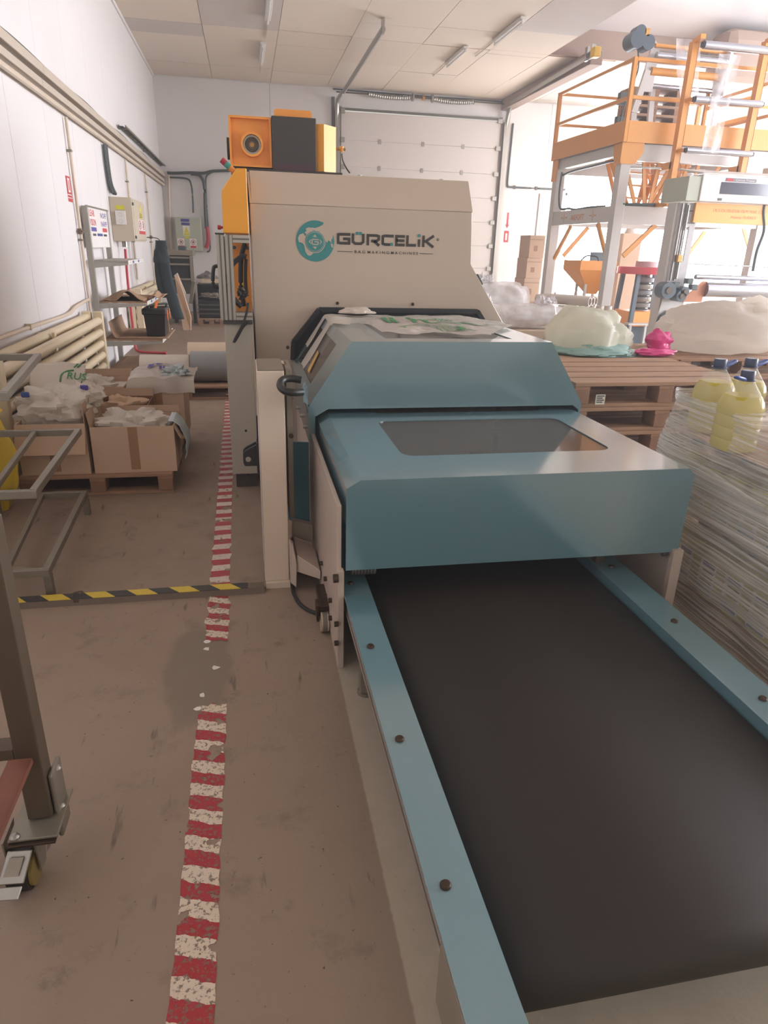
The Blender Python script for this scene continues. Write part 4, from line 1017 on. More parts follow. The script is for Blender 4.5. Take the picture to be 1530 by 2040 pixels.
g = G(); g.grid(lambda u, v: wrapf(u, .42+.25*v)+Vector((-.006 if math.cos(2*PI*u) < 0 else .006, -.006 if math.sin(2*PI*u) < 0 else .006, .12*math.sin(2*PI*u+1)*v)), 80, 14, wrap=True)
o2 = g.build('film_overlap', STRETCH, o, smooth=True)

# ================================================================== FILM TOWER (right, far)
TX0, TX1, TY0, TY1 = 5.93, 8.62, 11.0, 13.42
tw = E('blown_film_tower', 'tall grey steel film tower with orange railed platform and braces at the right', 'machine', (7.2, 12.2, 0))
for x in (TX0, TX1):
    for y in (TY0, TY1):
        G().box((x, y, 0), (x+.17, y+.17, 3.27), .006).build('column', TOWERG, tw)
        G().box((x-.03, y-.03, 0), (x+.2, y+.2, .015)).build('base_plate', TOWERG, tw)
bl = G().box((TX0+.02, TY0+.17, 2.115), (TX0+.15, TY1, 2.36), .004).build('lower_beam', TOWERG, tw)
G().box((TX1+.02, TY0+.17, 2.115), (TX1+.15, TY1, 2.36), .004).build('lower_beam', TOWERG, tw)
G().box((TX0+.17, TY0+.02, 2.09), (TX1, TY0+.15, 2.36), .004).build('lower_beam', TOWERG, tw)
G().box((TX0+.17, TY1+.02, 2.115), (TX1, TY1+.15, 2.36), .004).build('lower_beam', TOWERG, tw)
cx = TX0+.018
ym = (TY0+.17+TY1)/2
text('beam_lettering', 'AKFOFT', INKO, bl, (cx, ym+.33, 2.185), -Y_, Z_, .13, bold=.02, fit=.52) if True else None
for yy in (ym+.62, ym-.52):
    for a, b in (((0, -.085), (0, -.035)), ((0, .035), (0, .085))): G().beam((cx, yy+a[0], 2.235+a[1]), (cx, yy+b[0], 2.235+b[1]), .012, .002, up=(1, 0, 0)).build('beam_mark', INKO, bl)
    for a in (-.11, -.07, .07, .11): G().box((cx-.001, yy+a-.012, 2.225), (cx+.001, yy+a+.012, 2.249)).build('beam_mark', INKO, bl)
    G().ring((cx-.001, yy, 2.237), (cx+.001, yy, 2.237), .03, .02, 16).build('beam_mark', INKO, bl)
for px in (1243, 1250, 1262): 
    c = at(px, 406, TY0); G().box((c.x-.015, TY0+.0, c.z-.012), (c.x+.015, TY0+.021, c.z+.012)).build('beam_socket', CABLE, tw)
# upper ring beams, deck, kick boards
for lo, hi in (((TX0+.17, TY0+.02, 3.02), (TX1, TY0+.15, 3.26)), ((TX0+.17, TY1+.02, 3.02), (TX1, TY1+.15, 3.26)), ((TX0+.02, TY0+.17, 3.10), (TX0+.15, TY1, 3.26)), ((TX1+.02, TY0+.17, 3.10), (TX1+.15, TY1, 3.26))):
    G().box(lo, hi, .004).build('upper_beam', TOWERG, tw)
for i in range(6):
    x = TX0-.03+(TX1-TX0+.2)*i/6
    G().box((x+.006, TY0-.02, 3.268), (x+(TX1-TX0+.2)/6-.006, TY1+.19, 3.30), .002).build('deck_plate', TOWERG, tw)
for lo, hi in (((TX0-.04, TY0-.045, 3.262), (TX1+.2, TY0-.025, 3.56)), ((TX0-.06, TY0-.045, 3.262), (TX0-.04, TY1+.2, 3.56)), ((TX1+.2, TY0-.045, 3.262), (TX1+.22, TY1+.2, 3.56)), ((TX0-.04, TY1+.19, 3.262), (TX1+.2, TY1+.21, 3.56))):
    G().box(lo, hi, .003).build('kick_board', ORANGE_DIM, tw)
G().prism([(TX0-.035, TY0-.022, 3.265), (TX0+.34, TY0-.022, 3.265), (TX0+.34, TY0-.022, 3.12), (TX0+.22, TY0-.022, 2.96), (TX0-.02, TY0-.022, 2.96), (TX0-.035, TY0-.022, 3.0)], (0, .02, 0)).build('corner_gusset', ORANGE_DIM, tw)
G().prism([(TX0-.02, TY0-.02, 3.265), (TX0-.02, TY0+.3, 3.265), (TX0-.02, TY0+.2, 2.96), (TX0-.02, TY0-.02, 2.96)], (.018, 0, 0)).build('corner_gusset', ORANGE_DIM, tw)
G().prism([(TX0-.02, TY1+.19, 3.265), (TX0-.02, TY1-.05, 3.265), (TX0-.02, TY1+.0, 2.9), (TX0-.02, TY1+.19, 2.9)], (.018, 0, 0)).build('corner_gusset', ORANGE_DIM, tw)
ZR, ZM = 4.37, 3.87
def rail(a, b): G().beam(a, b, .05, .05, bev=.004).build('rail', ORANGE_DIM, tw)
pl = [(TX0-.02, TY0-.03), (TX0-.02, TY1+.19), (TX1+.2, TY1+.19), (TX1+.2, TY0-.03)]
for (x, y) in pl: G().beam((x, y, 3.262), (x, y, ZR+.02), .06, .06, bev=.004).build('rail_post', ORANGE_DIM, tw)
for a, b in zip(pl, pl[1:]+pl[:1]):
    for z in (ZM, ZR): rail((a[0], a[1], z), (b[0], b[1], z))
for x in (7.35,): G().beam((x, TY1+.19, 3.3), (x, TY1+.19, ZR), .05, .05).build('rail_post', ORANGE_DIM, tw)
G().beam((8.1, 12.3, 3.3), (8.1, 12.3, 4.3), .05, .05).build('rail_post', ORANGE_DIM, tw)
for z in (3.75, 4.05): rail((8.1, 12.3, z), (TX1+.2, 12.0, z+.18))
# braces under the lower beam
def brace(px0, py0, px1, py1, X):
    a, b = atx(px0, py0, X), atx(px1, py1, X); b.z = min(b.z, 2.113); G().beam(a, b, .07, .045, up=(1, 0, 0), bev=.003).build('brace', ORANGE_DIM, tw)
brace(1104, 515, 1137, 451, TX0+.085); brace(1207, 510, 1191, 446, TX0+.085)
def braceY(px0, py0, px1, py1, Y):
    a, b = at(px0, py0, Y), at(px1, py1, Y); b.z = min(b.z, 2.113); G().beam(a, b, .07, .045, up=(0, 1, 0), bev=.003).build('brace', ORANGE_DIM, tw)
braceY(1122, 510, 1172, 453, TY1+.085); braceY(1241, 510, 1306, 448, TY0+.085); braceY(1480, 452, 1500, 520, TY1+.085); braceY(1365, 515, 1405, 458, TY1+.085)
# roller supports in front of the platform
for px in (1384, 1528):
    a = at(px, 84, 10.75); b = at(px-62, 392, 10.75)
    a = Vector((a.x, 10.75, a.z)); b = Vector((a.x, 10.75, 2.36))
    G().beam(b, a, .10, .10, bev=.006).build('roller_post', ORANGE_DIM, tw)
    G().beam((a.x, 10.75, a.z), (a.x, 10.55, a.z+.03), .08, .06).build('post_head', ORANGE_DIM, tw)
    for z in (3.82, 3.14): G().beam((a.x, 10.75, z), (a.x, 10.56, z), .05, .05).build('roller_arm', ORANGE_DIM, tw)
    G().box((a.x-.05, 10.76, 2.9), (a.x+.05, 11.02, 3.0)).build('post_bracket', ORANGE_DIM, tw); G().box((a.x-.05, 10.79, 2.36), (a.x+.05, 11.15, 2.42)).build('post_bracket', ORANGE_DIM, tw)
xa, xb = at(1384, 84, 10.75).x, at(1528, 84, 10.75).x
for z, r in ((4.51, .055), (3.82, .05), (3.14, .045)):
    G().cyl((xa+.03, 10.55, z), (xb-.03, 10.55, z), r, n=20).build('guide_roller', CHROME, tw, smooth=True)
    for x in (xa+.0, xb-.03): G().cyl((x, 10.55, z), (x+.03, 10.55, z), r*.7, n=14).build('roller_journal', BLACK, tw)
# nip station on top
NY = 12.0
for (px0, py0, px1, py1) in ((1241, 395, 1262, 225), (1262, 225, 1290, 140)):
    a, b = at(px0, py0, NY), at(px1, py1, NY)
    G().beam((a.x, NY, max(3.30, a.z)), (b.x, NY, b.z), .10, .06, up=(0, 1, 0)).build('nip_leg', TOWERG, tw)
a = at(1290, 140, NY); b = at(1304, 60, NY)
xn = a.x+.12
G().prism([(xn-.15, NY+.1, 4.2), (xn+.08, NY+.1, 4.2), (xn+.10, NY+.1, 4.85), (xn-.02, NY+.1, 4.95), (xn-.10, NY+.1, 4.6)], (0, .03, 0)).build('nip_plate', TOWERG, tw)
a0, b0 = at(1296, 240, NY+.5), at(1303, 130, NY+.5)
G().beam((a0.x, NY+.45, 3.3), (b0.x, NY+.45, 4.4), .09, .06, up=(0, 1, 0)).build('nip_leg', TOWERG, tw)
xe = at(1455, 90, NY).x
for y, z, m, r, nm in ((NY+.08, 4.86, ORANGE_DIM, .03, 'top_bar'), (NY+.2, 4.78, GREYROLL, .05, 'nip_roller'), (NY, 4.70, CHROME, .055, 'nip_roller'), (NY+.1, 4.5, ORANGE_DIM, .06, 'cross_bar'), (NY+.15, 4.30, CHROME, .04, 'guide_roller')):
    G().cyl((xn, y, z), (xe, y, z-.01), r, n=18).build(nm, m, tw, smooth=True)
G().box((xe, NY-.05, 4.2), (xe+.05, NY+.3, 4.9)).build('nip_plate', TOWERG, tw)
G().beam((xe+.02, NY+.1, 3.3), (xe+.02, NY+.1, 4.25), .09, .06).build('nip_leg', TOWERG, tw)
c = at(1262, 82, NY-.1)
mt = G().cyl(c-Y_*.15, c+Y_*.12, .13, n=20).build('drive_motor', MOTOR, tw, smooth=True)
G().cyl(c+Vector((.06, -.1, .12)), c+Vector((.06, .1, .12)), .09, n=18).build('drive_motor', MOTOR, tw, smooth=True)
G().cyl(c+Vector((.22, -.1, -.02)), c+Vector((.22, .1, -.02)), .11, n=18).build('gear_housing', MOTOR, tw, smooth=True)
G().box(c+Vector((.12, -.1, .05)), c+Vector((.22, .05, .17)), .01).build('terminal_box', GOLD, tw)
G().tube([c+Vector((.1, 0, -.1)), c+Vector((.15, 0, -.4)), c+Vector((.02, 0, -.8)), c+Vector((-.08, .0, -1.45))], .012, 6).build('motor_cable', CABLE, tw)
for z in (3.95, 3.6): G().box((c.x-.10, NY-.1, z), (c.x+.06, NY+.0, z+.18), .01).build('switch_block', CABLE, tw)
# film webs
def webstrip(pts, w0, w1, name, Y0):
    def f(u, v):
        i = min(int(v*(len(pts)-1)), len(pts)-2); k = v*(len(pts)-1)-i
        a = at(*pts[i], Y0[i]).lerp(at(*pts[i+1], Y0[i+1]), k); w = w0+(w1-w0)*v
        return a+X_*(w*(u-.5))+Y_*(.012*math.sin(u*9+v*7))
    G().grid(f, 8, 24).build(name, WEB, tw, smooth=True)
webstrip([(1455, 108), (1435, 200), (1415, 305)], .36, .30, 'film_web', (10.49, 10.49, 10.5))
webstrip([(1372, 78), (1370, 150), (1376, 210)], .45, .36, 'film_web', (11.9, 11.9, 11.95))
# collapsing frame: crossed orange slats under the deck
rr = random.Random(4)
for k in range(26):
    x = 6.62+1.2*k/25+rr.uniform(-.05, .05); dx = rr.choice((-.35, -.2, .1, .2, .35)); y = 12.0+rr.uniform(-.35, .35)
    G().beam((x, y, 2.40), (x+dx, y+rr.uniform(-.2, .2), 3.2), .055, .03, up=(0, 1, 0)).build('collapsing_slat', ORANGE_DIM, tw)
for z in (2.55, 2.75, 2.95, 3.12): G().beam((6.5, 11.9, z), (8.0, 12.3, z+.02), .03, .03).build('basket_ring', ORANGE_DIM, tw)
for x in (6.45, 7.2): G().cyl((x, 11.75, 2.36), (x+.06, 11.75, 3.02), .016, n=8).build('basket_rod', STEEL, tw)
G().beam((6.3, 11.7, 3.0), (7.9, 11.7, 3.02), .03, .03).build('basket_rod', STEEL, tw)
g = G(); g.tube([(TX0+.15, TY0+.06, 2.38), (6.4, TY0+.05, 2.385), (6.9, TY0+.06, 2.40), (7.4, TY0+.04, 2.38)], .03, 6); g.build('cable_bundle', CABLE, tw)
g = G(); g.tube([(TX0+.08, TY1-.05, 3.05), (TX0+.05, TY1-.1, 2.7), (TX0+.08, TY1-.15, 2.42), (TX0+.08, 12.9, 2.40), (TX0+.08, 12.6, 2.37), (TX0+.08, 12.1, 2.38), (TX0+.08, 11.5, 2.37)], .02, 6); g.build('cable_bundle', CABLE, tw)
g = G(); g.tube([(TX0+.1, TY1-.05, 3.0), (TX0+.08, 12.9, 3.03), (TX0+.08, 12.2, 3.04), (TX0+.08, 11.3, 3.05)], .02, 6); g.build('cable_bundle', CABLE, tw)
G().box((8.0, 11.5, 2.42), (8.5, 11.52, 2.52)).build('hazard_plate', hz, tw)
G().cyl((7.6, 11.7, 2.5), (7.6, 11.7, 2.95), .14, n=20).build('wrapped_bobbin', WEB, tw, smooth=True)
# pallets on the platform
PT = pallet('wooden pallet stacked on the tower platform, topmost', 7.0, 8.0, 12.95, 13.4, 3.302+.144*7, 'x', nb=3, group='pallets on the tower platform')
for k in range(1, 8): dup(PT, (0, 0, -.144*k), 0, 'wooden pallet stacked on the tower platform, '+('', 'second', 'third', 'fourth', 'fifth', 'sixth', 'seventh', 'lowest')[k]+(' from the top' if k < 7 else ' on the deck'))

# ================================================================== WINDER in front of the tower
wd = E('film_winder', 'grey two-sided film winder with orange crossbar and chrome rollers, before the tower', 'machine', (7.1, 9.6, 0))
WY = 9.5
def slotplate(x0, x1, y, z0, z1, slots, m, name, th=.03):
    g = G(); zc = z0
    for a, b in slots:
        g.box((x0, y, zc), (x1, y+th, a)); w = (x1-x0)
        g.box((x0, y, a), (x0+w*.3, y+th, b)); g.box((x1-w*.3, y, a), (x1, y+th, b)); zc = b
    g.box((x0, y, zc), (x1, y+th, z1))
    return g.build(name, m, wd)
slotplate(6.12, 6.42, WY, .02, 2.33, ((1.55, 2.02),), WINDG, 'side_plate')
slotplate(8.0, 8.25, WY, .02, 2.33, ((1.5, 1.9),), WINDG, 'side_plate')
G().box((6.08, WY+.03, .02), (6.13, WY+.24, 2.33), .004).build('side_return', TOWERG, wd)
for x in (6.15, 6.215): G().box((x, WY-.03, 1.28), (x+.018, WY, 2.32), .002).build('guide_rail', STEEL, wd)
for z in (2.22, 2.06): G().box((6.24, WY-.004, z), (6.40, WY, z+.012)).build('plate_seam', CABLE, wd)
for x in (6.10, 8.02): G().box((x, WY-.25, .0), (x+.2, WY+.6, .10), .01).build('foot', WINDG, wd)
G().prism([(6.02, WY-.02, .1), (6.62, WY-.02, .1), (6.62, WY-.02, .45), (6.45, WY-.02, .62), (6.45, WY-.02, 1.0), (6.34, WY-.02, 1.06), (6.1, WY-.02, 1.06), (6.02, WY-.02, .6)], (0, .02, 0)).build('bearing_plate', TOWERG, wd)
G().cyl((6.24, WY-.04, 1.3), (6.24, WY-.04, 2.3), .012, n=8).build('guide_rod', STEEL, wd)
# header box
hb = G().box((6.30, WY-.16, 2.345), (8.3, WY+.5, 2.69), .01).build('header_box', M('header_white', 'd8d5d3', .4, var=.01), wd)
G().box((6.10, WY-.14, 2.345), (6.298, WY+.48, 2.66), .006).build('header_end', EBOXG, wd)
G().box((6.60, WY-.166, 2.45), (7.86, WY-.160, 2.60)).build('dark_window', M('dark_glass', '454452', .15, var=.05, coat=.5), wd)
G().prism([(6.30, WY-.16, 2.69), (8.3, WY-.16, 2.69), (8.3, WY+.5, 2.80), (6.30, WY+.5, 2.80)], (0, 0, .015)).build('header_lid', TOWERG, wd)
ts = G().box((6.66, WY-.168, 2.612), (7.14, WY-.160, 2.655)).build('title_plate', M('plate_grey', '77747c', .5), wd)
text('title_lettering', 'Corona Treater', PAPER, ts, (6.81, WY-.1685, 2.622), X_, Z_, .034, fit=.31)
G().box((6.668, WY-.170, 2.617), (6.77, WY-.168, 2.650)).build('title_badge', INKR, ts)
for x in (6.62, 7.85): G().box((x-.03, WY-.17, 2.365), (x+.03, WY-.16, 2.395), .003).build('clip', CABLE, wd)
G().prism([(6.075, WY-.16, 2.35), (6.29, WY-.16, 2.35), (6.29, WY-.16, 2.39), (6.075, WY-.16, 2.36)], (0, .1, 0)).build('cable_tray', CABLE, wd) if False else None
ob = G().box((6.34, WY-.05, 2.075), (8.0, WY+.02, 2.335), .004).build('cross_panel', M('pale_orange', 'f0ad55', .4, var=.02), wd)
text('panel_lettering', 'OLS EXTRUDER FILM MAK 1200', INKO, ob, (6.62, WY-.0515, 2.225), X_, Z_, .06, fit=.86, shear=.25)
text('panel_lettering', 'Makina TURKEY', INKO, ob, (6.92, WY-.0515, 2.145), X_, Z_, .055, fit=.44, shear=.25)
# rollers
G().cyl((6.56, WY-.02, 1.34), (8.0, WY-.02, 1.33), .036, n=18).build('chrome_roller', CHROME, wd, smooth=True)
G().cyl((6.72, WY-.06, 1.165), (8.0, WY-.06, 1.155), .105, n=28).build('chrome_roller', CHROME, wd, smooth=True)
G().cyl((6.3, WY+.15, 1.52), (7.9, WY+.15, 1.50), .012, n=10).build('spindle', CHROME, wd, smooth=True)
G().cyl((6.72, WY-.03, .92), (7.7, WY-.03, .91), .02, n=10).build('cross_bar', ORANGE, wd, smooth=True)
G().prism([(6.40, WY-.08, .985), (6.40, WY-.08, 1.05), (6.66, WY-.08, 1.28), (6.74, WY-.08, 1.28), (6.70, WY-.08, .985)], (0, .02, 0)).build('guard_bracket', M('brown_orange', 'c07a50', .5, var=.03), wd)
for i, (px, py, r) in enumerate(((1325, 578, .115), (1350, 589, .08), (1330, 640, .12), (1362, 655, .07), (1357, 580, .07))):
    c = at(px, py, WY-.12); G().cyl(c+Y_*.1, c-Y_*.1, r, n=20).build('drive_motor', MOTOR, wd, smooth=True)
    G().cyl(c-Y_*.1, c-Y_*.12, r*.45, n=14).build('motor_cap', STEELD, wd, smooth=True)
for px, py in ((1345, 568), (1372, 560), (1380, 572), (1345, 632), (1376, 640)):
    c = at(px, py, WY-.1); G().box(c-Vector((.05, .05, .04)), c+Vector((.05, .05, .04)), .01).build('gear_box', CABLE, wd)
c = at(1352, 515, WY-.05); G().box(c-Vector((.04, .04, .05)), c+Vector((.04, .04, .05)), .008).build('stop_box', GOLD, wd)
c = at(1322, 694, WY-.1); G().box((6.25, WY-.2, .1), (6.42, WY-.05, .32), .01).build('drive_box', CABLE, wd)
c = at(1330, 612, WY-.1); G().box((6.18, WY-.08, .68), (6.42, WY-.02, .86), .01).build('control_box', WINDG, wd)
G().cyl((6.6, WY-.1, .6), (6.9, WY-.1, .6), .03, n=12).build('chrome_roller', CHROME, wd)
G().tube(Yt([(1530, 385), (1521, 420), (1522, 460), (1508, 500), (1500, 540)], WY-.05), .02, 6).build('hose', CABLE, wd, smooth=True)

# ================================================================== extruder group under the tower
hp_ = E('material_hopper', 'orange sheet metal hopper with tapered bottom under the tower', 'hopper', (6.3, 12.4, 0))
hx0, hx1, hy0, hy1 = 5.93+.02, 6.66, 12.0, 12.7
g = G()
tp = [Vector((hx0, hy0, 1.50)), Vector((hx1, hy0, 1.50)), Vector((hx1, hy1, 1.50)), Vector((hx0, hy1, 1.50))]
mp_ = [Vector((p.x, p.y, 1.34)) for p in tp]; cx_, cy_ = 6.42, 12.35
bt = [Vector((cx_+(p.x-cx_)*.22, cy_+(p.y-cy_)*.22, .92)) for p in tp]
for A, B in ((tp, mp_), (mp_, bt)):
    for i in range(4): g.face([A[i], A[(i+1) % 4], B[(i+1) % 4], B[i]])
g.build('hopper_shell', ORANGE, hp_, thick=.006)
for p in tp: 
    G().beam((cx_+(p.x-cx_)*.5, cy_+(p.y-cy_)*.5, 0), (cx_+(p.x-cx_)*.5, cy_+(p.y-cy_)*.5, 1.1), .04, .04).build('leg', TOWERG, hp_)
G().tube([(6.1, 12.3, 1.5), (6.2, 12.3, 1.58), (6.4, 12.3, 1.57), (6.45, 12.3, 1.5)], .014, 6).build('hose', BLACK, hp_, smooth=True)
mo = E('control_monitor', 'dark grey control panel screen on a stand behind the hopper', 'screen', (7.0, 13.1, 0))
c = at(1190, 512, 13.1); G().box((c.x-.15, 13.08, c.z-.09), (c.x+.15, 13.12, c.z+.09), .008).build('screen_housing', MOTOR, mo); G().box((c.x-.02, 13.09, .02), (c.x+.02, 13.11, c.z-.09)).build('stand', STEELD, mo); G().box((c.x-.15, 13.0, 0), (c.x+.15, 13.2, .02)).build('foot', STEELD, mo)
ar = E('air_ring', 'red air ring on four grey legs above a finned grey die', 'machine', (7.2, 12.0, 0))
c = Vector((7.2, 11.9, 1.36))
G().ring(c-Z_*.06, c+Z_*.06, .50, .30, 36).build('red_ring', REDR, ar, smooth=True)
G().cyl(c+Z_*.06, c+Z_*.16, .20, n=24).build('ring_collar', M('dusty_pink', 'c9a2a4', .5), ar, smooth=True)
for a in (.6, 2.2, 3.9, 5.3):
    d = Vector((math.cos(a), math.sin(a), 0)); G().beam(c+d*.42-Z_*.06, c+d*.50-Z_*1.36, .07, .07).build('leg', MOTOR, ar)
for k in range(6):
    G().lathe(c-Z_*(.16+.11*k), [(.13+.03*(k % 2), -.05), (.17, -.03), (.17, .03), (.13, .05)], 20).build('die_block', STEEL if k % 2 else GREYROLL, ar, smooth=True)
G().cyl(c-Z_*.9, c-Z_*.06, .10, n=16).build('die_core', STEELD, ar)
G().box((6.86, 11.55, .40), (7.62, 12.2, .66), .01).build('extruder_base', ORANGE, ar); G().box((6.9, 11.6, 0), (7.58, 12.15, .40), .01).build('base_plinth', MOTOR, ar)
for k in range(3): G().box((6.7+.3*k, 11.3, .0), (6.74+.3*k, 11.34, .45)).build('step_leg', TOWERG, ar)
G().box((6.66, 11.28, .45), (7.4, 11.45, .48)).build('step_plate', TOWERG, ar)
ch = E('tall_carton', 'tall brown cardboard column behind the near tower post', 'carton', (7.3, 14.2, 0))
cc_ = at(1252, 500, 14.2); G().box((cc_.x-.22, 14.1, 0), (cc_.x+.22, 14.4, at(1252, 465, 14.2).z), .01).build('carton_body', CARD, ch)
G().cyl((cc_.x, 14.25, at(1252, 465, 14.2).z), (cc_.x, 14.25, at(1252, 448, 14.2).z), .12, .06, n=14).build('neck', TUBEW, ch)
# carton stack by the roller door
zc = 0
PC = pallet('small pallet under the stack of brown cartons by the roller door', 5.30, 6.0, 14.0, 14.8, 0, 'x', nb=4, group=None)
for k, h_ in enumerate((.50, .46, .40, .44)):
    o = E('carton', 'brown carton in the tall stack by the roller door, '+('bottom', 'second from the bottom', 'second from the top', 'topmost')[k]+' one', 'carton', (5.7, 14.4, .144+zc), 'cartons stacked by the roller door')
    G().box((5.72+.02*k, 14.05, .145+zc), (6.08+.01*k, 14.6, .143+zc+h_), .006).build('carton_body', CARD, o)
    G().box((5.73+.02*k, 14.046, .145+zc+h_*.8), (6.07, 14.05, .145+zc+h_*.83)).build('tape_strip', TAPE, o)
    G().box((5.82+.02*k, 14.046, .145+zc+h_*.3), (5.9+.02*k, 14.05, .145+zc+h_*.55)).build('printed_mark', INKK if False else TAPE, o)
    zc += h_
# cardboard cores
TU0 = None
rr = random.Random(8)
bk = G().box((3.95, 9.2, 0), (4.22, 9.8, .93), .01).build('cardboard_box', CARD); tag(bk, 'brown box standing left of the upright paper cores', 'box')
TU0 = TU1 = None
for k in range(7):
    x = 4.29+.115*k+rr.uniform(-.006, .006); lab = 'upright pale paper core before the tower, '+('leftmost', 'second from the left', 'third from the left', 'middle one', 'third from the right', 'second from the right', 'rightmost')[k]
    if TU0 is None:
        TU0 = E('paper_core', lab, 'tube', (x, 9.05, 0), 'upright paper cores'); G().ring((x, 9.05, 0), (x, 9.05, .94), .052, .043, 18).build('tube_wall', TUBEW, TU0, smooth=True)
    else: dup(TU0, (x-TU0.location.x, 0, 0), 0, lab)
for k, (dx, dz) in enumerate(((0, 0), (.125, 0), (.25, 0))):
    lab = 'paper core lying on top of the upright cores, '+('left', 'middle', 'right')[k]+' end nearest'
    if TU1 is None:
        TU1 = E('paper_core', lab, 'tube', (4.4, 9.05, .94), 'lying paper cores')
        G().ring((4.06, 9.42, 1.003), (4.58, 8.82, 1.003), .06, .048, 18).build('tube_wall', TUBEW, TU1, smooth=True)
    else: dup(TU1, (dx*.75, dx*.75, dz), 0, lab)
# conduit, signs on the back wall at the right of the door
cdt = E('wall_conduit', 'dark horizontal conduit on the white back wall right of the roller door', 'conduit', (7.4, YB-.04, 3.17))
G().tube([(6.72, YB-.04, 4.6), (6.70, YB-.04, 3.4), (6.72, YB-.04, 3.2), (6.85, YB-.04, 3.17), (8.3, YB-.04, 3.17)], .022, 8).build('conduit_pipe', CABLE, cdt, smooth=True)
for x in (6.9, 7.5, 8.1): G().box((x-.03, YB-.05, 3.13), (x+.03, YB-.012, 3.21)).build('clip', STEELD, cdt)
G().tube([(7.62, YB-.03, 3.05), (7.62, YB-.03, 1.2)], .015, 6, smooth=False).build('drop_pipe', ALU, cdt)
sg = E('fire_sign', 'small red and white fire sign on the back wall right of the roller door', 'sign', (6.8, YB-.013, 2.0))
c = at(1012, 450, YB-.015)
G().box((c.x-.05, YB-.016, c.z+.02), (c.x+.0, YB-.013, c.z+.32)).build('red_arrow', INKR, sg); G().prism([(c.x-.08, YB-.016, c.z+.03), (c.x+.03, YB-.016, c.z+.03), (c.x-.025, YB-.016, c.z-.06)], (0, .003, 0)).build('red_arrow', INKR, sg)
G().box((c.x-.09, YB-.016, c.z-.4), (c.x+.04, YB-.013, c.z-.12)).build('red_panel', INKR, sg); G().box((c.x-.05, YB-.018, c.z-.35), (c.x+.0, YB-.016, c.z-.18)).build('white_field', PAPER, sg)
for i, dx in enumerate((0, .2)):
    c = at(1052, 522, YB-.1); o = G().cyl((c.x+dx, YB-.1, c.z-.16), (c.x+dx, YB-.1, c.z+.10), .07, .06, n=14).box((c.x+dx-.02, YB-.05, c.z-.05), (c.x+dx+.02, YB-.012, c.z+.05)).build('wall_canister', MOTOR); tag(o, 'dark grey canister on the back wall behind the cartons, '+('left', 'right')[i], 'canister', 'canisters on the back wall')

# ================================================================== LEFT WALL
# trunking and heating pipes along the wall
tk = E('cable_trunking', 'long pale cable trunking along the left wall above the pipes', 'trunking', (XL+.06, 9, 2.85))
for i in range(8):
    y0 = 1.5+i*2.08
    G().box((XL+.003, y0, 3.02), (XL+.10, min(y0+2.07, YB-.02), 3.10), .006).build('trunking_length', TRUNK, tk)
    G().box((XL+.003, y0, 2.92), (XL+.075, min(y0+2.07, YB-.02), 2.985), .006).build('trunking_length', TRUNK, tk)
G().tube([(XL+.05, 1.5, 2.865), (XL+.05, 6, 2.86), (XL+.05, 12, 2.865), (XL+.05, YB-.05, 2.86)], .026, 8).build('wall_pipe', PIPEC, tk, smooth=True)
G().tube([(XL+.03, 1.5+.7*k, 3.135+.012*math.sin(k*1.7)) for k in range(24)], .018, 6).build('black_cable', CABLE, tk, smooth=True)
ct_ = E('cable_tray', 'grey wire cable tray above the trunking near the left back corner', 'cable tray', (XL+.1, 15, 3.2))
for x in (XL+.02, XL+.12): G().beam((x, 12.4, 3.26), (x, YB-.05, 3.26), .012, .03).build('tray_rail', STEELP, ct_)
for k in range(14): G().beam((XL+.02, 12.5+k*.42, 3.25), (XL+.12, 12.5+k*.42, 3.25), .02, .012).build('tray_rung', STEELP, ct_)
for k in range(3): G().tube([(XL+.045+.025*k, 12.3, 3.24), (XL+.05+.025*k, 14, 3.27), (XL+.045+.025*k, YB-.1, 3.27)], .010, 6).build('tray_cable', CABLE, ct_, smooth=True)
for y in (12.45, 15.2): G().box((XL+.003, y, 3.22), (XL+.13, y+.03, 3.235)).build('tray_bracket', STEELP, ct_)
for i, (y, lab) in enumerate(((8.72, 'pale riser pipe nearest the camera on the left wall, beside the red fire sign'), (12.64, 'pale riser pipe behind the beige switch box on the left wall'), (15.0, 'farthest pale riser pipe on the left wall near the hanging workwear'))):
    o = E('riser_pipe', lab, 'pipe', (XL+.02, y, .8), 'riser pipes on the left wall')
    G().cyl((XL+.035, y, 1.0 if i == 1 else .80), (XL+.035, y, 2.82), .017, n=10).build('pipe', PIPEC, o, smooth=True)
    for z in (1.6, 2.5): G().box((XL+.003, y-.03, z-.012), (XL+.055, y+.03, z+.012), .004).build('pipe_clip', STEELP, o)
    if i != 1: G().box((XL+.03, y-.05, 1.68), (XL+.07, y+.05, 1.70)).cyl((XL+.035, y, 1.66), (XL+.035, y, 1.72), .026, n=10).build('valve', M('valve_brown_'+str(i), '7a5e50', .5), o)
o = E('conduit_run', 'grey-green vertical conduit dropping to the beige switch box', 'conduit', (XL+.03, 10.8, 2.2))
for dy in (-.05, .02, .08): G().tube([(XL+.04, 10.9+dy, 2.82), (XL+.04, 10.9+dy, 2.6), (XL+.045, 10.95+dy, 2.35), (XL+.06, 11.05+dy*2, 2.23)], .022 if dy != .02 else .03, 6).build('conduit_cable', CABLE, o, smooth=True)
sg = E('fire_sign', 'red and white fire sign on the left wall beside the nearest riser pipe', 'sign', (XL+.003, 8.58, 2.1))
G().box((XL+.003, 8.49, 2.06), (XL+.004, 8.68, 2.24)).build('red_panel', INKR, sg); G().box((XL+.004, 8.54, 2.08), (XL+.006, 8.63, 2.22)).build('white_field', PAPER, sg)
G().box((XL+.006, 8.57, 2.10), (XL+.007, 8.60, 2.20)).build('sign_symbol', INKR, sg)
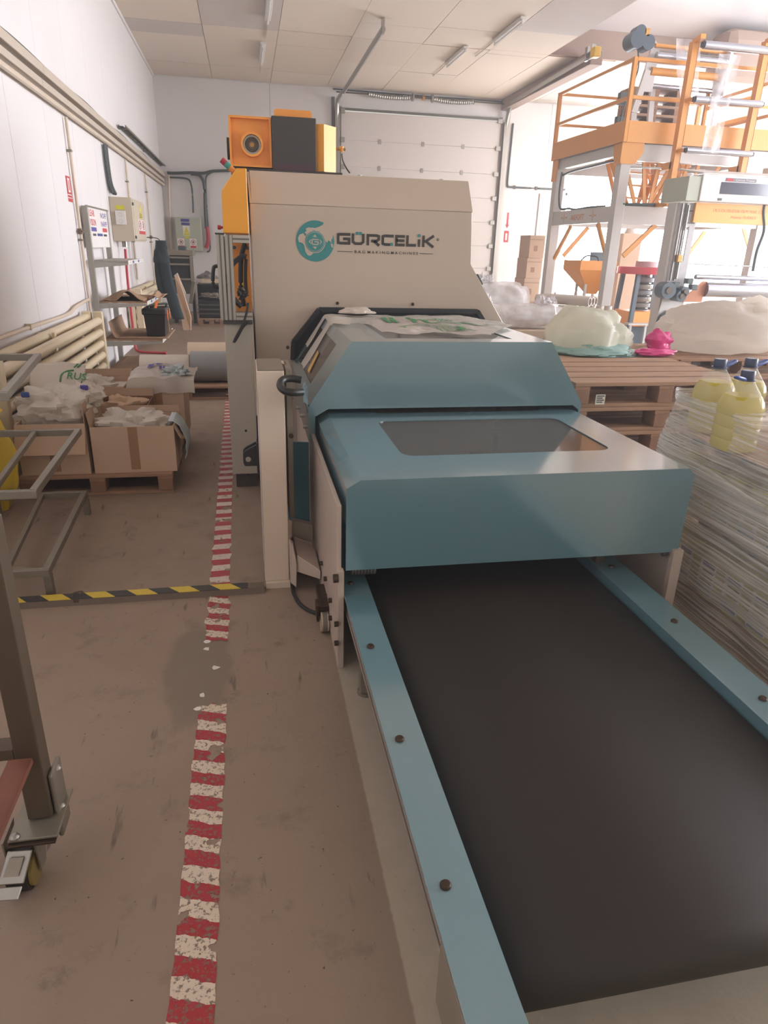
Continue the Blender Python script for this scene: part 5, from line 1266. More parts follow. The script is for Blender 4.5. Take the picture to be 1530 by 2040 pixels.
G().box((XL+.003, 8.49, 2.03), (XL+.004, 8.68, 2.05)).build('red_panel', INKR, sg)
G().box((XL+.003, 8.49, 1.985), (XL+.004, 8.68, 2.02)).build('red_panel', INKR, sg)
# switch box
eb = E('switch_box', 'beige steel switch box with yellow warning stickers and sockets on the left wall', 'switch box', (XL+.15, 11.6, 1.6))
G().box((XL+.003, 10.95, 1.60), (XL+.30, 11.02, 2.18), .004).box((XL+.003, 11.02, 1.60), (XL+.285, 12.25, 2.18), .004).build('box_body', EBOX, eb)
bx0 = XL+.285
G().box((bx0, 11.04, 1.62), (bx0+.02, 12.23, 2.16), .006).build('box_door', EBOX, eb)
fy = 10.948
for z in (1.66, 2.10): G().box((XL+.27, 10.99, z-.02), (XL+.32, 11.05, z+.02), .004).build('door_hinge', CABLE, eb)
G().box((XL+.08, fy-.002, 2.02), (XL+.20, fy, 2.07)).build('yellow_sticker', SIGNY, eb)
so = G().box((XL+.07, fy-.03, 1.82), (XL+.21, fy, 2.0), .006).build('socket_plate', PAPER, eb)
for z in (1.865, 1.95): G().ring((XL+.14, fy-.033, z), (XL+.14, fy-.028, z), .03, .02, 18).build('socket_rim', LABEL, so)
dx = bx0+.021
def yz(pts, x, m, n, par): return G().prism([(x, a, b) for a, b in pts], (.0015, 0, 0)).build(n, m, par)
yz([(11.6, 2.03), (11.9, 2.03), (11.75, 2.13)], dx, SIGNY, 'warning_triangle', eb)
yz([(11.6, 1.93), (11.9, 1.93), (11.9, 2.01), (11.6, 2.01)], dx, SIGNY, 'yellow_sticker', eb)
for k in range(3): yz([(11.63, 1.943+k*.022), (11.87, 1.943+k*.022), (11.87, 1.953+k*.022), (11.63, 1.953+k*.022)], dx+.0016, INKK, 'sticker_line', eb)
yz([(11.4, 1.70), (12.1, 1.70), (12.1, 1.91), (11.4, 1.91)], dx, PAPER, 'prohibition_sticker', eb)
for yy in (11.57, 11.93):
    g = G(); n = 20; A = [(yy+.14*math.cos(2*PI*k/n), 1.835+.065*math.sin(2*PI*k/n)) for k in range(n)]; B = [(yy+.11*math.cos(2*PI*k/n), 1.835+.05*math.sin(2*PI*k/n)) for k in range(n)]
    for k in range(n): g.face([(dx+.0018, *A[k]), (dx+.0018, *A[(k+1) % n]), (dx+.0018, *B[(k+1) % n]), (dx+.0018, *B[k])])
    g.build('red_circle', INKR, eb); yz([(yy-.05, 1.80), (yy+.01, 1.80), (yy+.05, 1.87), (yy-.01, 1.87)], dx+.0016, INKK, 'sign_figure', eb)
yz([(11.42, 1.705), (12.08, 1.705), (12.08, 1.755), (11.42, 1.755)], dx+.0016, INKR, 'red_caption', eb)
G().cyl((XL+.1, 11.3, 1.52), (XL+.1, 11.3, 1.60), .04, n=12).build('cable_gland', STEEL, eb)
rp = E('red_conduit', 'red corrugated conduit from the switch box down to the floor', 'conduit', (XL+.1, 11.2, 0))
G().tube([(XL+.10, 11.28, 1.49), (XL+.10, 11.2, 1.0), (XL+.11, 11.15, .5), (XL+.12, 11.1, .12), (XL+.2, 11.05, .022), (XL+.6, 10.9, .022)], .02, 8).build('conduit_hose', RED, rp, smooth=True)

# back wall electrics
eg = E('switch_box', 'grey-green switch box with purple and yellow stickers on the back wall', 'switch box', (-1.3, YB-.13, 1.44))
c0, c1 = at(352, 500, YB-.25), at(400, 434, YB-.25)
G().box((c0.x, YB-.25, c0.z), (c1.x, YB-.012, c1.z), .01).build('box_body', EBOXG, eg)
G().box((c0.x+.015, YB-.262, c0.z+.015), (c1.x-.02, YB-.25, c1.z-.015), .006).build('box_door', EBOXG, eg)
fy = YB-.262; W_ = c1.x-c0.x; H_ = c1.z-c0.z
def xz(a, b, c, d, m, n, par=None, off=0): return G().box((c0.x+a*W_, fy-.002-off, c0.z+b*H_), (c0.x+c*W_, fy-off, c0.z+d*H_)).build(n, m, par or eg)
xz(.24, .87, .56, .95, INKP, 'purple_sticker'); xz(.25, .77, .57, .84, INKP, 'purple_sticker')
xz(.30, .46, .55, .75, PAPER, 'white_sticker')
G().prism([(c0.x+.33*W_, fy-.004, c0.z+.55*H_), (c0.x+.53*W_, fy-.004, c0.z+.55*H_), (c0.x+.43*W_, fy-.004, c0.z+.73*H_)], (0, .0015, 0)).build('warning_triangle', SIGNY, eg)
xz(.32, .47, .54, .54, SIGNY, 'yellow_sticker', off=.002); xz(.35, .38, .53, .44, SIGNY, 'yellow_sticker')
for a in (.06, .52):
    p_ = xz(a, .10, a+.26, .38, PAPER, 'prohibition_sticker'); xz(a+.02, .105, a+.24, .17, INKR, 'red_caption', off=.003)
    cc2 = Vector((c0.x+(a+.13)*W_, fy-.003, c0.z+.275*H_)); G().ring(cc2, cc2-Y_*.001, .055, .043, 20).build('red_circle', INKR, eg)
    G().box(cc2-Vector((.015, .001, .02)), cc2+Vector((.02, 0, .02))).build('sign_figure', INKK, eg)
cd = E('conduit_run', 'dark bent cables running along the back wall and down beside the switch box', 'conduit', (-.9, YB-.04, 2.2))
yb = YB-.09
G().tube(Yt([(333, 344), (345, 345), (380, 344), (405, 345), (425, 341), (462, 340)], yb), .035, 6).build('wall_cable', CABLE, cd, smooth=True)
G().tube(Yt([(335, 353), (372, 356), (381, 368), (384, 395), (385, 424)], yb), .022, 6).build('wall_cable', CABLE, cd, smooth=True)
G().tube(Yt([(380, 346), (398, 350), (407, 370), (409, 420), (411, 455)], yb), .04, 6).build('wall_cable', CABLE, cd, smooth=True)
G().tube(Yt([(425, 342), (412, 350), (410, 370), (413, 430), (418, 480), (418, 498), (412, 502)], yb), .02, 6).build('wall_cable', CABLE, cd, smooth=True)
G().tube(Yt([(413, 452), (415, 475), (413, 488), (410, 494)], yb-.03), .045, 8).build('red_hose', RED, cd, smooth=True)
G().tube(Yt([(336, 350), (338, 420), (342, 500)], yb), .03, 6).build('corner_pipe', PIPEC, cd, smooth=True)

# tube radiators ------------------------------------------------------------
def radiator(label, p0, p1, zs, r, off, group='tube radiators'):
    # rows of horizontal tubes between end headers; p0, p1 = wall line ends, off = direction out of the wall
    p0, p1, off = Vector(p0), Vector(p1), Vector(off); d = (p1-p0).normalized()
    o = E('tube_radiator', label, 'radiator', (p0+p1)/2+off*.12, group)
    for k, z in enumerate(zs):
        a = p0+off*.20+Z_*z; b = p1+off*.20+Z_*z
        G().cyl(a, b, r, n=14).build('tube', RADI, o, smooth=True)
        a = p0+off*.08+Z_*(z+.04); b = p1+off*.08+Z_*(z+.04)
        G().cyl(a, b, r, n=14).build('tube', RADI, o, smooth=True)
    n = max(2, int((p1-p0).length/1.15)+1)
    for k in range(n):
        c = p0.lerp(p1, k/(n-1)) if 0 < k < n-1 else (p0 if k == 0 else p1)
        for q in (.20, .08):
            if k in (0, n-1): G().box(c+off*(q-.05)-d*.04+Z_*(zs[-1]-.09), c+off*(q+.05)+d*.04+Z_*(zs[0]+.10), .012).build('header', RADI, o)
            else: G().box(c+off*(q-.06)-d*.03+Z_*(zs[-1]-.06), c+off*(q-.035)+d*.03+Z_*(zs[0]+.07), .006).build('support', RADI, o)
        if k == 0 or k == n-1:
            G().box(c+off*.003-d*.03+Z_*(zs[0]-.02), c+off*.06+d*.03+Z_*(zs[0]+.04)).build('wall_bracket', RADI, o)
    return o
radiator('long cream tube radiator on the left wall in the foreground behind the cartons', (XL, 4.85, 0), (XL, 8.28, 0), (.76, .635, .51, .385, .26, .145), .042, X_)
radiator('cream tube radiator on the left wall behind the shelf unit', (XL, 11.45, 0), (XL, 14.0, 0), (.82, .66, .50, .34, .18), .045, X_)
radiator('cream tube radiator low on the back wall at the left', (-1.05, YB-.015, 0), (.8, YB-.015, 0), (.72, .58, .44, .30, .16), .045, -Y_)
hp2 = E('heating_pipe', 'thin cream heating pipe along the left wall above the front radiator', 'pipe', (XL+.03, 6, .9))
G().tube([(XL+.03, 3.6, .905), (XL+.03, 6, .90), (XL+.035, 7.6, .885), (XL+.04, 8.0, .93), (XL+.035, 8.7, .955)], .017, 8).build('pipe', PIPEC, hp2, smooth=True)
for y in (4.9, 6.3): G().box((XL+.003, y-.015, .88), (XL+.055, y+.015, .93)).build('pipe_clip', PIPEC, hp2)
# shelf rack ---------------------------------------------------------------
sr = E('shelf_rack', 'grey wall shelf rack with white printed header panel and brown sheets', 'shelf', (-1.5, 9.5, 0))
for y in (8.86, 10.08):
    G().box((-1.80, y-.03, .0), (-1.735, y+.03, 1.965), .003).build('upright', SHELFG, sr)
    G().box((-1.78, y-.025, .0), (-1.28, y+.025, .07), .003).build('foot_arm', SHELFG, sr)
for zz, xr in ((1.375, -1.36), (.915, -1.19), (.47, -1.05), (.085, -1.16)):
    sh_ = G().box((-1.735, 8.87, zz-.008), (xr, 10.07, zz+.012), .002).build('shelf_board', KRAFT if zz < 1 else SHELFG, sr)
    for y in (8.84, 10.05): G().prism([(-1.735, y, zz-.01), (xr, y, zz-.01), (xr, y, zz-.035), (-1.735, y, zz-.075)], (0, .025, 0)).build('shelf_bracket', SHELFG, sr)
    if zz > .1:
        ps = G().box((xr, 8.86, zz-.03), (xr+.008, 10.08, zz+.014), .001).build('price_strip', PAPER, sr)
        for k in range(5): G().box((xr+.0082, 8.95+.22*k, zz-.022), (xr+.009, 9.08+.22*k, zz+.006)).build('strip_print', INKB if k % 2 else LABEL, ps)
G().box((-1.80, 8.86, .12), (-1.79, 10.08, 1.30)).build('back_panel', M('rack_back', 'a89c8c', .6), sr) if False else None
hpn = G().box((-1.752, 8.89, 1.52), (-1.745, 10.05, 1.955), .001).build('header_panel', PAPER, sr)
G().box((-1.76, 8.84, 1.955), (-1.73, 10.10, 1.972), .002).build('header_rail', STEELP, sr)
hx = -1.7448
def hbox(y0, z0, y1, z1, m, n): G().box((hx, y0, z0), (hx+.0015, y1, z1)).build(n, m, hpn)
text('header_print', 'LEAR', INKR, hpn, (hx, 8.95, 1.865), Y_, Z_, .10, fit=.30, bold=.01)
text('header_print', 'VISION', INKR, hpn, (hx, 8.95, 1.765), Y_, Z_, .10, fit=.34, bold=.01)
text('header_print', 'NOFF', INKP, hpn, (hx, 9.60, 1.86), Y_, Z_, .085, fit=.38, bold=.01); text('header_print', 'NAPF', INKP, hpn, (hx, 9.60, 1.765), Y_, Z_, .085, fit=.38, bold=.01)
hbox(8.98, 1.70, 9.28, 1.745, INKP, 'header_block'); hbox(9.66, 1.70, 9.95, 1.745, INKR, 'header_block')
hbox(9.04, 1.65, 9.22, 1.675, INKK, 'header_line'); hbox(9.30, 1.65, 9.62, 1.68, INKB, 'header_line'); hbox(9.70, 1.65, 9.90, 1.675, INKK, 'header_line')
# brown sheets on the shelves
def kraft(label, x0, x1, y0, y1, z, curlL, amp, seed):
    def f(u, v):
        x = x0+(x1-x0)*u; y = y0+(y1-y0)*v
        c = curlL*max(0, (.22-u)/.22)**2; b = amp*max(0, math.sin(PI*u))*max(0, noise.noise(Vector((u*2.2+seed, v*1.5, seed)))+.35)
        return Vector((x+(.08*max(0, (.22-u)/.22)**1.5 if curlL else 0), y, z+c+b+.004*v))
    g = G(); g.grid(f, 34, 16); o = g.build('kraft_sheet', KRAFT, smooth=True, thick=.006)
    tag(o, label, 'sheet', 'brown sheets on the rack'); return o
kraft('brown sheet bulging upward on the third shelf up of the rack', -1.70, -1.22, 8.86, 9.7, .936, .0, .16, 2)
kraft('brown sheet rolled at its edge on the right of the third shelf up', -1.215, -1.06, 9.15, 10.0, .945, .0, .10, 7)
kraft('brown sheet curling up at the left under the black toolbox', -1.74, -.98, 8.88, 9.8, .488, .20, .0, 3)
kraft('second brown sheet lying under the curled sheet on the rack', -1.735, -.95, 8.90, 10.0, .4835, .10, .0, 5) if False else None
kraft('brown sheet lying flat on the lowest rack board near the floor', -1.68, -1.12, 8.9, 10.05, .110, .0, .02, 9)
# toolbox
tb2 = E('toolbox', 'black plastic toolbox with orange latches on the rack shelf', 'toolbox', (-1.13, 9.2, .50))
b0 = [(-1.245, 9.02), (-1.03, 9.02), (-1.03, 9.42), (-1.245, 9.42)]
g = G(); zb0, zb1 = .503, .76
A = [Vector((x, y, zb0)) for x, y in b0]; cx2, cy2 = -1.137, 9.22
B = [Vector((cx2+(x-cx2)*1.18, cy2+(y-cy2)*1.1, zb1)) for x, y in b0]
g.face(A); g.face(B)
for i in range(4): g.face([A[i], A[(i+1) % 4], B[(i+1) % 4], B[i]])
g.build('toolbox_body', BLACK, tb2)
G().box((-1.285, 8.985, .755), (-.995, 9.455, .835), .02).build('toolbox_lid', BLACK, tb2)
OLA = M('orange_latch', 'f07a3c', .4)
for y in (9.10, 9.36): G().box((-.998, y-.02, .69), (-.985, y+.02, .81), .004).build('latch', OLA, tb2)
G().box((-1.0, 9.2, .53), (-.995, 9.26, .68)).build('sticker', GOLD, tb2)
G().beam((-1.12, 9.02, .84), (-1.09, 9.03, .93), .03, .03, bev=.004).build('orange_handle', OLA, tb2)
G().tube([(-1.2, 9.06, .835), (-1.2, 9.06, .865), (-1.03, 9.38, .868), (-1.03, 9.38, .835)], .014, 8).build('carry_handle', BLACK, tb2, smooth=True)
# far left corner ------------------------------------------------------------
wk = E('work_trousers', 'dark work trousers hanging on a hook by the left wall', 'clothing', (-1.4, 12.5, .36))
def leg(x0, x1, z0, z1, r0, r1, yy, sway):
    def f(u, v):
        t = 2*PI*u; z = z1+(z0-z1)*v; x = x0+(x1-x0)*v+sway*math.sin(PI*v); r = r0+(r1-r0)*v
        k = 1+.10*noise.noise(Vector((math.cos(t)*2, math.sin(t)*2, z*4+yy)))
        return Vector((x+r*k*math.cos(t), yy+r*.8*k*math.sin(t), z))
    return f
g = G(); g.grid(leg(-1.365, -1.18, .37, 1.63, .085, .10, 12.5, -.035), 22, 30, wrap=True)
g.grid(leg(-1.37, -1.40, .72, 1.60, .085, .07, 12.54, -.045), 20, 24, wrap=True)
g.blob((-1.385, 12.5, 1.28), (.125, .10, .24), 3, .12)
g.build('trousers_cloth', NAVY, wk, smooth=True, kind='stuff', thick=.004)
G().tube([(XL+.01, 12.5, 1.66), (-1.6, 12.5, 1.67), (-1.42, 12.5, 1.66), (-1.36, 12.5, 1.60)], .008, 6).build('wall_hook', STEELD, wk)
bm_ = E('dusty_oven', 'old dark dusty machine on a stand in the far left corner', 'machine', (-1.32, 15.6, 0))
G().box((-1.62, 15.3, 1.36), (-1.05, 15.9, 1.46), .01).build('top_cover', DUSTL, bm_)
for z in (1.30, 1.17, .88): G().box((-1.56, 15.32, z), (-1.12, 15.36, z+.035)).build('frame_bar', DUSTL, bm_)
for x in (-1.58, -1.13): G().box((x, 15.3, .62 if x < -1.3 else .86), (x+.05, 15.36, 1.36)).build('frame_post', DUSTL, bm_)
G().box((-1.56, 15.37, .6), (-1.1, 15.88, 1.35), .01).build('oven_body', DUST, bm_)
G().box((-1.5, 15.35, 1.21), (-1.16, 15.37, 1.29)).build('dark_slot', BLACK, bm_); G().box((-1.5, 15.35, .93), (-1.16, 15.37, 1.15)).build('dark_slot', BLACK, bm_)
for x in (-1.54, -1.14): G().box((x, 15.4, 0), (x+.05, 15.8, .6)).build('leg', DUST, bm_)
G().beam((-1.08, 15.28, .85), (-1.16, 15.2, .42), .10, .02).build('hanging_flap', DUSTL, bm_)
G().box((-1.35, 15.4, 1.46), (-1.2, 15.7, 1.54), .01).build('top_junk', CABLE, bm_)
cb = E('cardboard_sheet', 'tall folded cardboard leaning by the old machine in the corner', 'cardboard', (-1.2, 14.3, 0))
G().prism([(-1.36, 14.35, .98), (-1.30, 14.35, 1.0), (-1.22, 14.2, .72), (-1.10, 14.1, .25), (-1.12, 14.1, .0), (-1.26, 14.1, .0)], (.012, .05, 0)).build('cardboard_panel', CARD, cb)
G().prism([(-1.38, 14.42, 1.0), (-1.32, 14.42, 1.05), (-1.18, 14.3, .68), (-1.24, 14.3, .62)], (.01, .03, 0)).build('cardboard_flap', TUBEW, cb)
pk = pallet('small pallet under the dark boxes in the far left corner', -1.30, -.70, 15.05, 15.75, 0, 'x', nb=4) if False else None
pk = pallet('small pallet under the dark crate in the far left corner', -1.02, -.48, 14.95, 15.6, 0, 'x', nb=4)
ck = E('crate', 'dark dusty crate of scrap on the small pallet in the far corner', 'crate', (-.75, 15.2, .144))
G().box((-1.0, 15.0, .146), (-.5, 15.5, .50), .02).build('crate_body', BLACK, ck)
for k in range(3): G().box((-1.01, 14.985, .22+k*.09), (-.49, 15.0, .25+k*.09)).build('crate_slat', DUST, ck)
G().blob((-.75, 15.25, .55), (.24, .22, .08), 6, .4, 3).build('scrap_heap', DUSTL, ck, smooth=True)
cr = E('chair', 'dark chair piled with a grey bag beside the crate in the far corner', 'chair', (-.8, 16.2, 0))
for x in (-1.05, -.65):
    for y in (16.0, 16.4): G().box((x, y, 0), (x+.03, y+.03, .78 if y > 16.1 else .72)).build('leg', DUST, cr)
G().box((-1.06, 16.0, .72), (-.6, 16.45, .77), .01).build('seat', BLACK, cr); G().box((-1.06, 16.0, .40), (-.62, 16.04, .72)).build('seat_panel', BLACK, cr)
G().blob((-.84, 16.2, .88), (.2, .18, .13), 9, .3).build('grey_bag', M('grey_bag', '8e8984', .5), cr, smooth=True)
# roll pallet -----------------------------------------------------------------
pr = pallet('low pallet under the foil rolls behind the cartons', -1.25, -.12, 7.56, 8.5, 0, 'x')
for nm, a, b, r, m, lab in (('white', (-1.18, 7.85), (-.66, 7.85), .15, BAGW, 'white film roll lying on the low pallet behind the cartons'), ('grey', (-.645, 7.85), (-.14, 7.85), .17, GREYROLL, 'thick grey foil roll lying on the low pallet beside the machine'), ('tan', (-.70, 8.28), (-.14, 8.28), .19, TANROLL, 'tan roll lying behind the grey roll on the low pallet')):
    o = E('foil_roll', lab, 'roll', ((a[0]+b[0])/2, a[1], .144), 'rolls on the low pallet')
    z = .145+r
    G().cyl((a[0], a[1], z), (b[0], b[1], z), r, n=32).build('roll_body', m, o, smooth=True)
    G().cyl((a[0]-.002, a[1], z), (b[0]+.002, b[1], z), .04, n=14).build('core', TUBEW, o)
# cartons on the near left pallet ------------------------------------------------
PL = pallet('wooden pallet carrying the open cartons of bags at the left', -1.52, -.55, 4.52, 5.92, 0, 'x', nb=6)
ZL = .145
def carton(label, x0, x1, y0, y1, z1, flaps, m=CARD, group='open cartons of bags'):
    o = E('carton', label, 'carton', ((x0+x1)/2, (y0+y1)/2, ZL), group); t = .006; z0 = ZL
    for nm, lo, hi in (('front_panel', (x0, y0, z0), (x1, y0+t, z1)), ('rear_panel', (x0, y1-t, z0), (x1, y1, z1)), ('left_panel', (x0, y0+t, z0), (x0+t, y1-t, z1)), ('right_panel', (x1-t, y0+t, z0), (x1, y1-t, z1)), ('bottom_panel', (x0+t, y0+t, z0), (x1-t, y1-t, z0+t))):
        G().box(lo, hi).build(nm, m, o)
    for side, ang, L in flaps:
        s_, c_ = math.sin(ang)*L, math.cos(ang)*L
        if side == 'front': q = [(x0, y0, z1), (x1, y0, z1), (x1, y0-s_, z1+c_), (x0, y0-s_, z1+c_)]; v = (0, .004, .002)
        if side == 'rear': q = [(x0, y1, z1), (x1, y1, z1), (x1, y1+s_, z1+c_), (x0, y1+s_, z1+c_)]; v = (0, -.004, .002)
        if side == 'left': q = [(x0, y0, z1), (x0, y1, z1), (x0-s_, y1, z1+c_), (x0-s_, y0, z1+c_)]; v = (.004, 0, .002)
        if side == 'right': q = [(x1, y0, z1), (x1, y1, z1), (x1+s_, y1, z1+c_), (x1+s_, y0, z1+c_)]; v = (-.004, 0, .002)
        G().prism(q, v).build('flap', CARDD, o)
    xm = (x0+x1)/2
    G().box((xm-.03, y0-.0012, z0+.02), (xm+.03, y0, z1-.002)).build('tape_strip', TAPE, o)
    return o
def heap(name, label, cat, c, rad, seed, m, z0, amp=.3, freq=2.8, group=None, flat=.7, clip=None):
    g = G(); g.blob(c, rad, seed, amp, freq, 48, 28, flat=flat, rough=.13)
    for v in g.bm.verts:
        v.co.z = max(v.co.z, z0)
        if clip: v.co.x = min(max(v.co.x, clip[0]+.01), clip[1]-.01); v.co.y = min(max(v.co.y, clip[2]+.01), clip[3]-.01)
    o = g.build(name, m, smooth=True); tag(o, label, cat, group); return o
K1 = carton('open carton of white bags at the front right of the left pallet', -1.05, -.52, 4.56, 4.98, .46, (('rear', .05, .05), ('right', 2.7, .10), ('left', .12, .10)))
K2 = carton('open carton at the front left with its front flap hanging down', -1.50, -1.075, 4.56, 4.98, .485, (('front', 2.72, .20), ('right', -.02, .13)))
K3 = carton('open carton with brown paper in the middle of the left pallet', -1.17, -.74, 5.03, 5.36, .50, (('rear', .1, .06),), M('carton_redbrown', '8e6048', .8, var=.05))
K4 = carton('open carton with cream bags at the back left of the left pallet', -1.50, -.96, 5.42, 5.88, .56, (('rear', .1, .06),))
K5 = carton('tall carton covered by a white printed bag at the back right', -.90, -.52, 5.40, 5.86, .58, ())
heap('bag_heap', 'heap of white plastic bags filling the front right carton', 'plastic bags', (-.79, 4.77, .42), (.235, .185, .105), 41, BAGW, ZL+.02, .35, 3, 'bags in the cartons', clip=(-1.05, -.52, 4.56, 4.98))
heap('bag_heap', 'brown crumpled paper with a white slip in the middle carton', 'paper', (-.93, 5.2, .44), (.185, .14, .085), 43, M('brown_paper', 'c4a488', .75, var=.05), ZL+.02, clip=(-1.17, -.74, 5.03, 5.36))
heap('bag_heap', 'heap of cream bags in the back left carton', 'plastic bags', (-1.23, 5.65, .50), (.24, .20, .085), 44, BAGW, ZL+.02, .35, 3, 'bags in the cartons', clip=(-1.50, -.96, 5.42, 5.88))
gb = E('plastic_bag', 'filled translucent white bags spilling over the front left carton', 'plastic bag', (-1.3, 4.77, .485))
g = G(); g.blob((-1.29, 4.77, .56), (.235, .185, .13), 51, .28, 2.4, 56, 32, flat=.9, rough=.12); g.build('bag_body', BAGW, gb, smooth=True)
g = G(); g.blob((-1.12, 4.88, .61), (.12, .10, .085), 53, .3, 2.8, 40, 24, flat=.9, rough=.12); g.build('bag_bulge', BAGW, gb, smooth=True)
for x, y, z, m in ((-1.43, 4.66, .645, INKB), (-1.10, 4.80, .66, INKP)): G().box((x-.025, y-.02, z), (x+.025, y+.0, z+.035), .008).build('printed_patch', m, gb)
# upright printed bag leaning behind
rb = E('plastic_bag', 'cream carrier bag with green RUS print leaning on the front left carton', 'plastic bag', (-1.36, 5.08, .5))
def rbf(u, v):
    x = -1.50+.37*u-.03*math.sin(v*2); y = 5.02+.26*v*.6; z = .55+.215*v+.015*noise.noise(Vector((u*4, v*3, 1)))+.02*math.sin(u*PI)
    return Vector((x, y+.012*noise.noise(Vector((u*5, v*5, 4))), z))
g = G(); g.grid(rbf, 30, 24); g.build('bag_sheet', BAGW, rb, smooth=True, thick=.004)
def on(u, v, h=.006): p = rbf(u, v); return p+Vector((0, -.83*h, .55*h))
du = (rbf(.9, .6)-rbf(.5, .6)).normalized(); dv = (rbf(.7, .8)-rbf(.7, .4)).normalized()
text('green_print', 'RUS', INKG, rb, on(.66, .50, .012), du, dv, .075, bold=.01, shear=.25)
g = G(); g.tube([on(.55, .42), on(.58, .60), on(.68, .76), on(.8, .82)], .006, 6); g.build('green_print', INKG, rb)
g = G(); g.tube([on(.66, .36), on(.78, .32), on(.9, .38), on(.94, .5)], .004, 6); g.build('green_print', INKG, rb)
for a in (.9, .96): G().beam(on(a-.1, .9), on(a-.04, .99), .02, .004).build('green_print', INKG, rb)
# white bag over the tall carton
wbg = E('plastic_bag', 'white bag with dark blue print draped over the tall back right carton', 'plastic bag', (-.7, 5.6, .58))
def wbf(u, v):
    x = -.99+.56*u; y = 5.36+.52*v; z = .630+.05*math.sin(PI*u)*math.sin(PI*v)+.02*noise.noise(Vector((u*6, v*6, 2)))
    if u < .17: z -= .9*(.17-u); x = -.918-.02*math.sin(u*20)
    if v < .16: z -= .75*(.16-v); y = 5.380-.03*v+.008*math.sin(u*17)
    return Vector((x, y, z+.004))
g = G(); g.grid(wbf, 40, 30); g.build('bag_sheet', BAGW, wbg, smooth=True)
g = G(); g.blob((-.57, 5.5, .645), (.10, .08, .06), 61, .4, 3); g.build('bag_tail', CLOTHB, wbg, smooth=True)
def onw(u, v, h=.006): p = wbf(u, v); return p+Z_*h+Y_*-.002
pq = [(.40, .30), (.46, .45), (.42, .62), (.50, .55), (.80, .58), (.84, .42), (.80, .28), (.50, .32)]
for k in range(7):
    a = .46+.05*k; g = G(); g.face([onw(a, .50, .012), onw(a+.05, .50, .012), onw(a+.05, .60, .012), onw(a, .60, .012)]); g.build('blue_print', INKP, wbg)
g = G(); g.face([onw(.36, .32, .012), onw(.47, .40, .012), onw(.42, .50, .012), onw(.47, .58, .012), onw(.36, .52, .012)]); g.build('blue_print', INKP, wbg)
for k in range(5): g = G(); a = .52+.05*k; g.face([onw(a, .30, .012), onw(a+.035, .30, .012), onw(a+.035, .38, .012), onw(a, .38, .012)]); g.build('blue_print', INKP, wbg)
# pale blue bag hanging out of the front right carton
hb_ = E('plastic_bag', 'pale blue bag hanging over the right edge of the front carton', 'plastic bag', (-.5, 4.75, .3))
def hbf(u, v):
    y = 4.64+.26*u-.05*v*math.sin(u*PI); z = .475-.27*v; x = -.512+.045*math.sin(v*PI*.9)+.03*v+.014*noise.noise(Vector((u*6, v*5, 3)))
    if v < .12: x = -.512-.05*(.12-v)/.12; z = .475
    return Vector((x, y, z))
g = G(); g.grid(hbf, 20, 26); g.build('bag_sheet', CLOTHB, hb_, smooth=True, thick=.004)
# yellow sack at the left edge
ys_ = E('sack', 'yellow plastic sack at the left edge beside the radiator', 'sack', (-1.63, 4.34, 0))
g = G(); g.blob((-1.63, 4.34, .30), (.18, .11, .34), 71, .16, 1.8, 40, 30, flat=.88); g.build('sack_body', YSACK, ys_, smooth=True)
g = G(); g.blob((-1.63, 4.34, .62), (.13, .10, .13), 73, .25, 2.5); g.build('sack_top', YSACK, ys_, smooth=True)
# tube frame rack ---------------------------------------------------------------
tr = E('tube_rack', 'bare steel rack of open square tube trays at the left edge', 'rack', (-1.3, 3.6, 0))
for z, xn_, ym_, xf in ((.145, -.975, 3.10, -1.03), (.54, -.972, 3.10, -1.015), (.985, -1.02, 3.1, -1.175)):
    w = .032; y0, y1 = ym_, 4.2; xl = -1.56
    zz = z-w/2
    G().beam((xl, y0, zz), (xn_, y0, zz), w, w*1.15, bev=.002).build('tray_tube', STEELP, tr)
    G().beam((xl, y1, zz), (xf, y1, zz), w, w*1.15, bev=.002).build('tray_tube', STEELP, tr)
    G().beam((xn_-.016, y0, zz+.003), (xf-.016, y1, zz+.003), w, w*1.15, bev=.002).build('tray_tube', STEELP, tr)
    G().beam((xn_-.2, y0, zz), (xf-.26, y1, zz), w*.8, w*.9, bev=.002).build('tray_tube', STEELP, tr)
for x, y in ((-.992, 3.115), (-1.04, 4.185)): G().box((x-.018, y-.018, 0), (x+.018, y+.018, .112), .002).build('short_leg', STEELP, tr)
for y in (3.10, 4.2): G().box((-1.58, y-.02, 0), (-1.54, y+.02, 1.3), .003).build('upright', STEELP, tr)
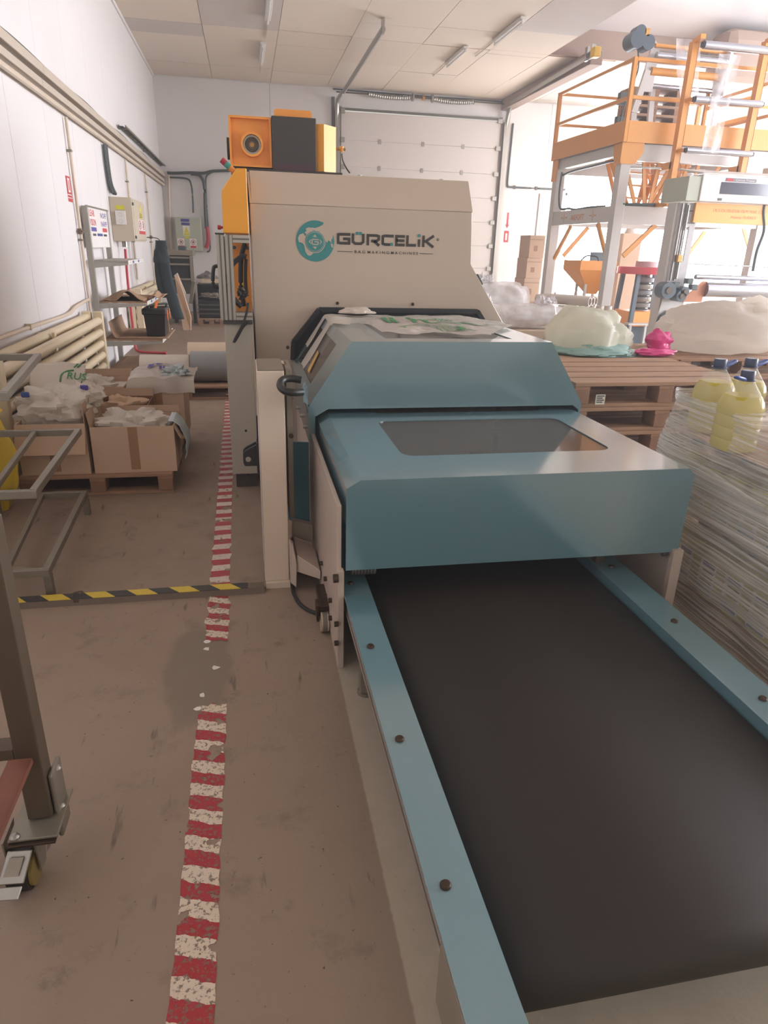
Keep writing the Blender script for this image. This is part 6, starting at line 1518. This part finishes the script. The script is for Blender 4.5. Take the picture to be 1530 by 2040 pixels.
# trolley at the lower left -----------------------------------------------------
ty = E('trolley', 'dark steel tube trolley with rusty crossbar and braked castor at the lower left', 'trolley', (-.66, 1.5, 0))
PX0, PX1, PY0, PY1 = -.627, -.567, 1.49, 1.55
G().box((PX0, PY0, .175), (PX1, PY1, 1.02), .004).build('post', STEELD, ty)
G().beam((-1.2, 1.52, .99), (PX1, 1.52, .99), .05, .05).build('top_tube', STEELD, ty) if False else None
G().box((-1.3, PY0+.005, .37), (PX0, PY1-.005, .405), .003).build('cross_tube', STEELD, ty)
G().beam((-.605, 1.47, .385), (-.625, .70, .36), .055, .012, bev=.002).build('rusty_bar', RUST, ty)
G().box((-.66, 1.42, .155), (-.545, 1.60, .163), .002).build('castor_plate', BOLT, ty)
G().box((-.66, 1.43, .164), (-.54, 1.595, .172), .002).build('post_flange', STEELP, ty)
G().box((-.566, 1.505, .09), (-.552, 1.585, .30), .006).build('side_plate', STEELP, ty)
for p in ((-.556, 1.55, .285), (-.556, 1.53, .175), (-.645, 1.44, .175)):
    G().lathe(Vector(p)-Z_*.005, [(.013, 0), (.013, .006), (.008, .012), (.004, .013)], 10).build('bolt_head', STEEL, ty, smooth=True)
wh = G().cyl((-.672, 1.45, .054), (-.622, 1.45, .054), .054, n=28).build('castor_wheel', BLACK, ty, smooth=True)
G().cyl((-.621, 1.45, .054), (-.612, 1.45, .054), .044, n=28).build('wheel_hub', M('brass_hub', 'a08a50', .4, metal=.5, var=.06), ty, smooth=True)
for x in (-.680, -.606): G().prism([(x, 1.44, .155), (x, 1.53, .155), (x, 1.49, .035), (x, 1.45, .035)], (.004, 0, 0)).build('castor_fork', STEELP, ty)
bp2 = G().prism([(-.680, 1.375, .088), (-.618, 1.370, .088), (-.600, 1.415, .150), (-.660, 1.42, .150)], (0, .004, -.004), .002).build('brake_pedal', STEEL, ty)
G().prism([(-.666, 1.3835, .103), (-.630, 1.3805, .103), (-.618, 1.405, .139), (-.652, 1.408, .139)], (0, -.003, .003)).build('pedal_pad', STEELP, bp2)
G().prism([(-.684, 1.345, .070), (-.626, 1.340, .070), (-.620, 1.366, .086), (-.680, 1.370, .086)], (0, .003, -.005), .002).build('pedal_lip', STEEL, bp2)
# ------------------------------------------------------------------ haze volume added to imitate lens flare
mh = bpy.data.materials.new('flare_haze'); mh.use_nodes = True
for n in list(mh.node_tree.nodes):
    if n.type == 'BSDF_PRINCIPLED': mh.node_tree.nodes.remove(n)
vs = mh.node_tree.nodes.new('ShaderNodeVolumeScatter'); vs.inputs['Color'].default_value = (1, .97, .99, 1); vs.inputs['Density'].default_value = .012; vs.inputs['Anisotropy'].default_value = .35
mh.node_tree.links.new(vs.outputs[0], mh.node_tree.nodes['Material Output'].inputs['Volume'])
hz_ = G().box((XL-.6, -3.9, -.3), (XR+.6, YB+.6, 7.6)).build('flare_haze', mh); hz_['kind'] = 'structure'
SC.cycles.volume_bounces = 0
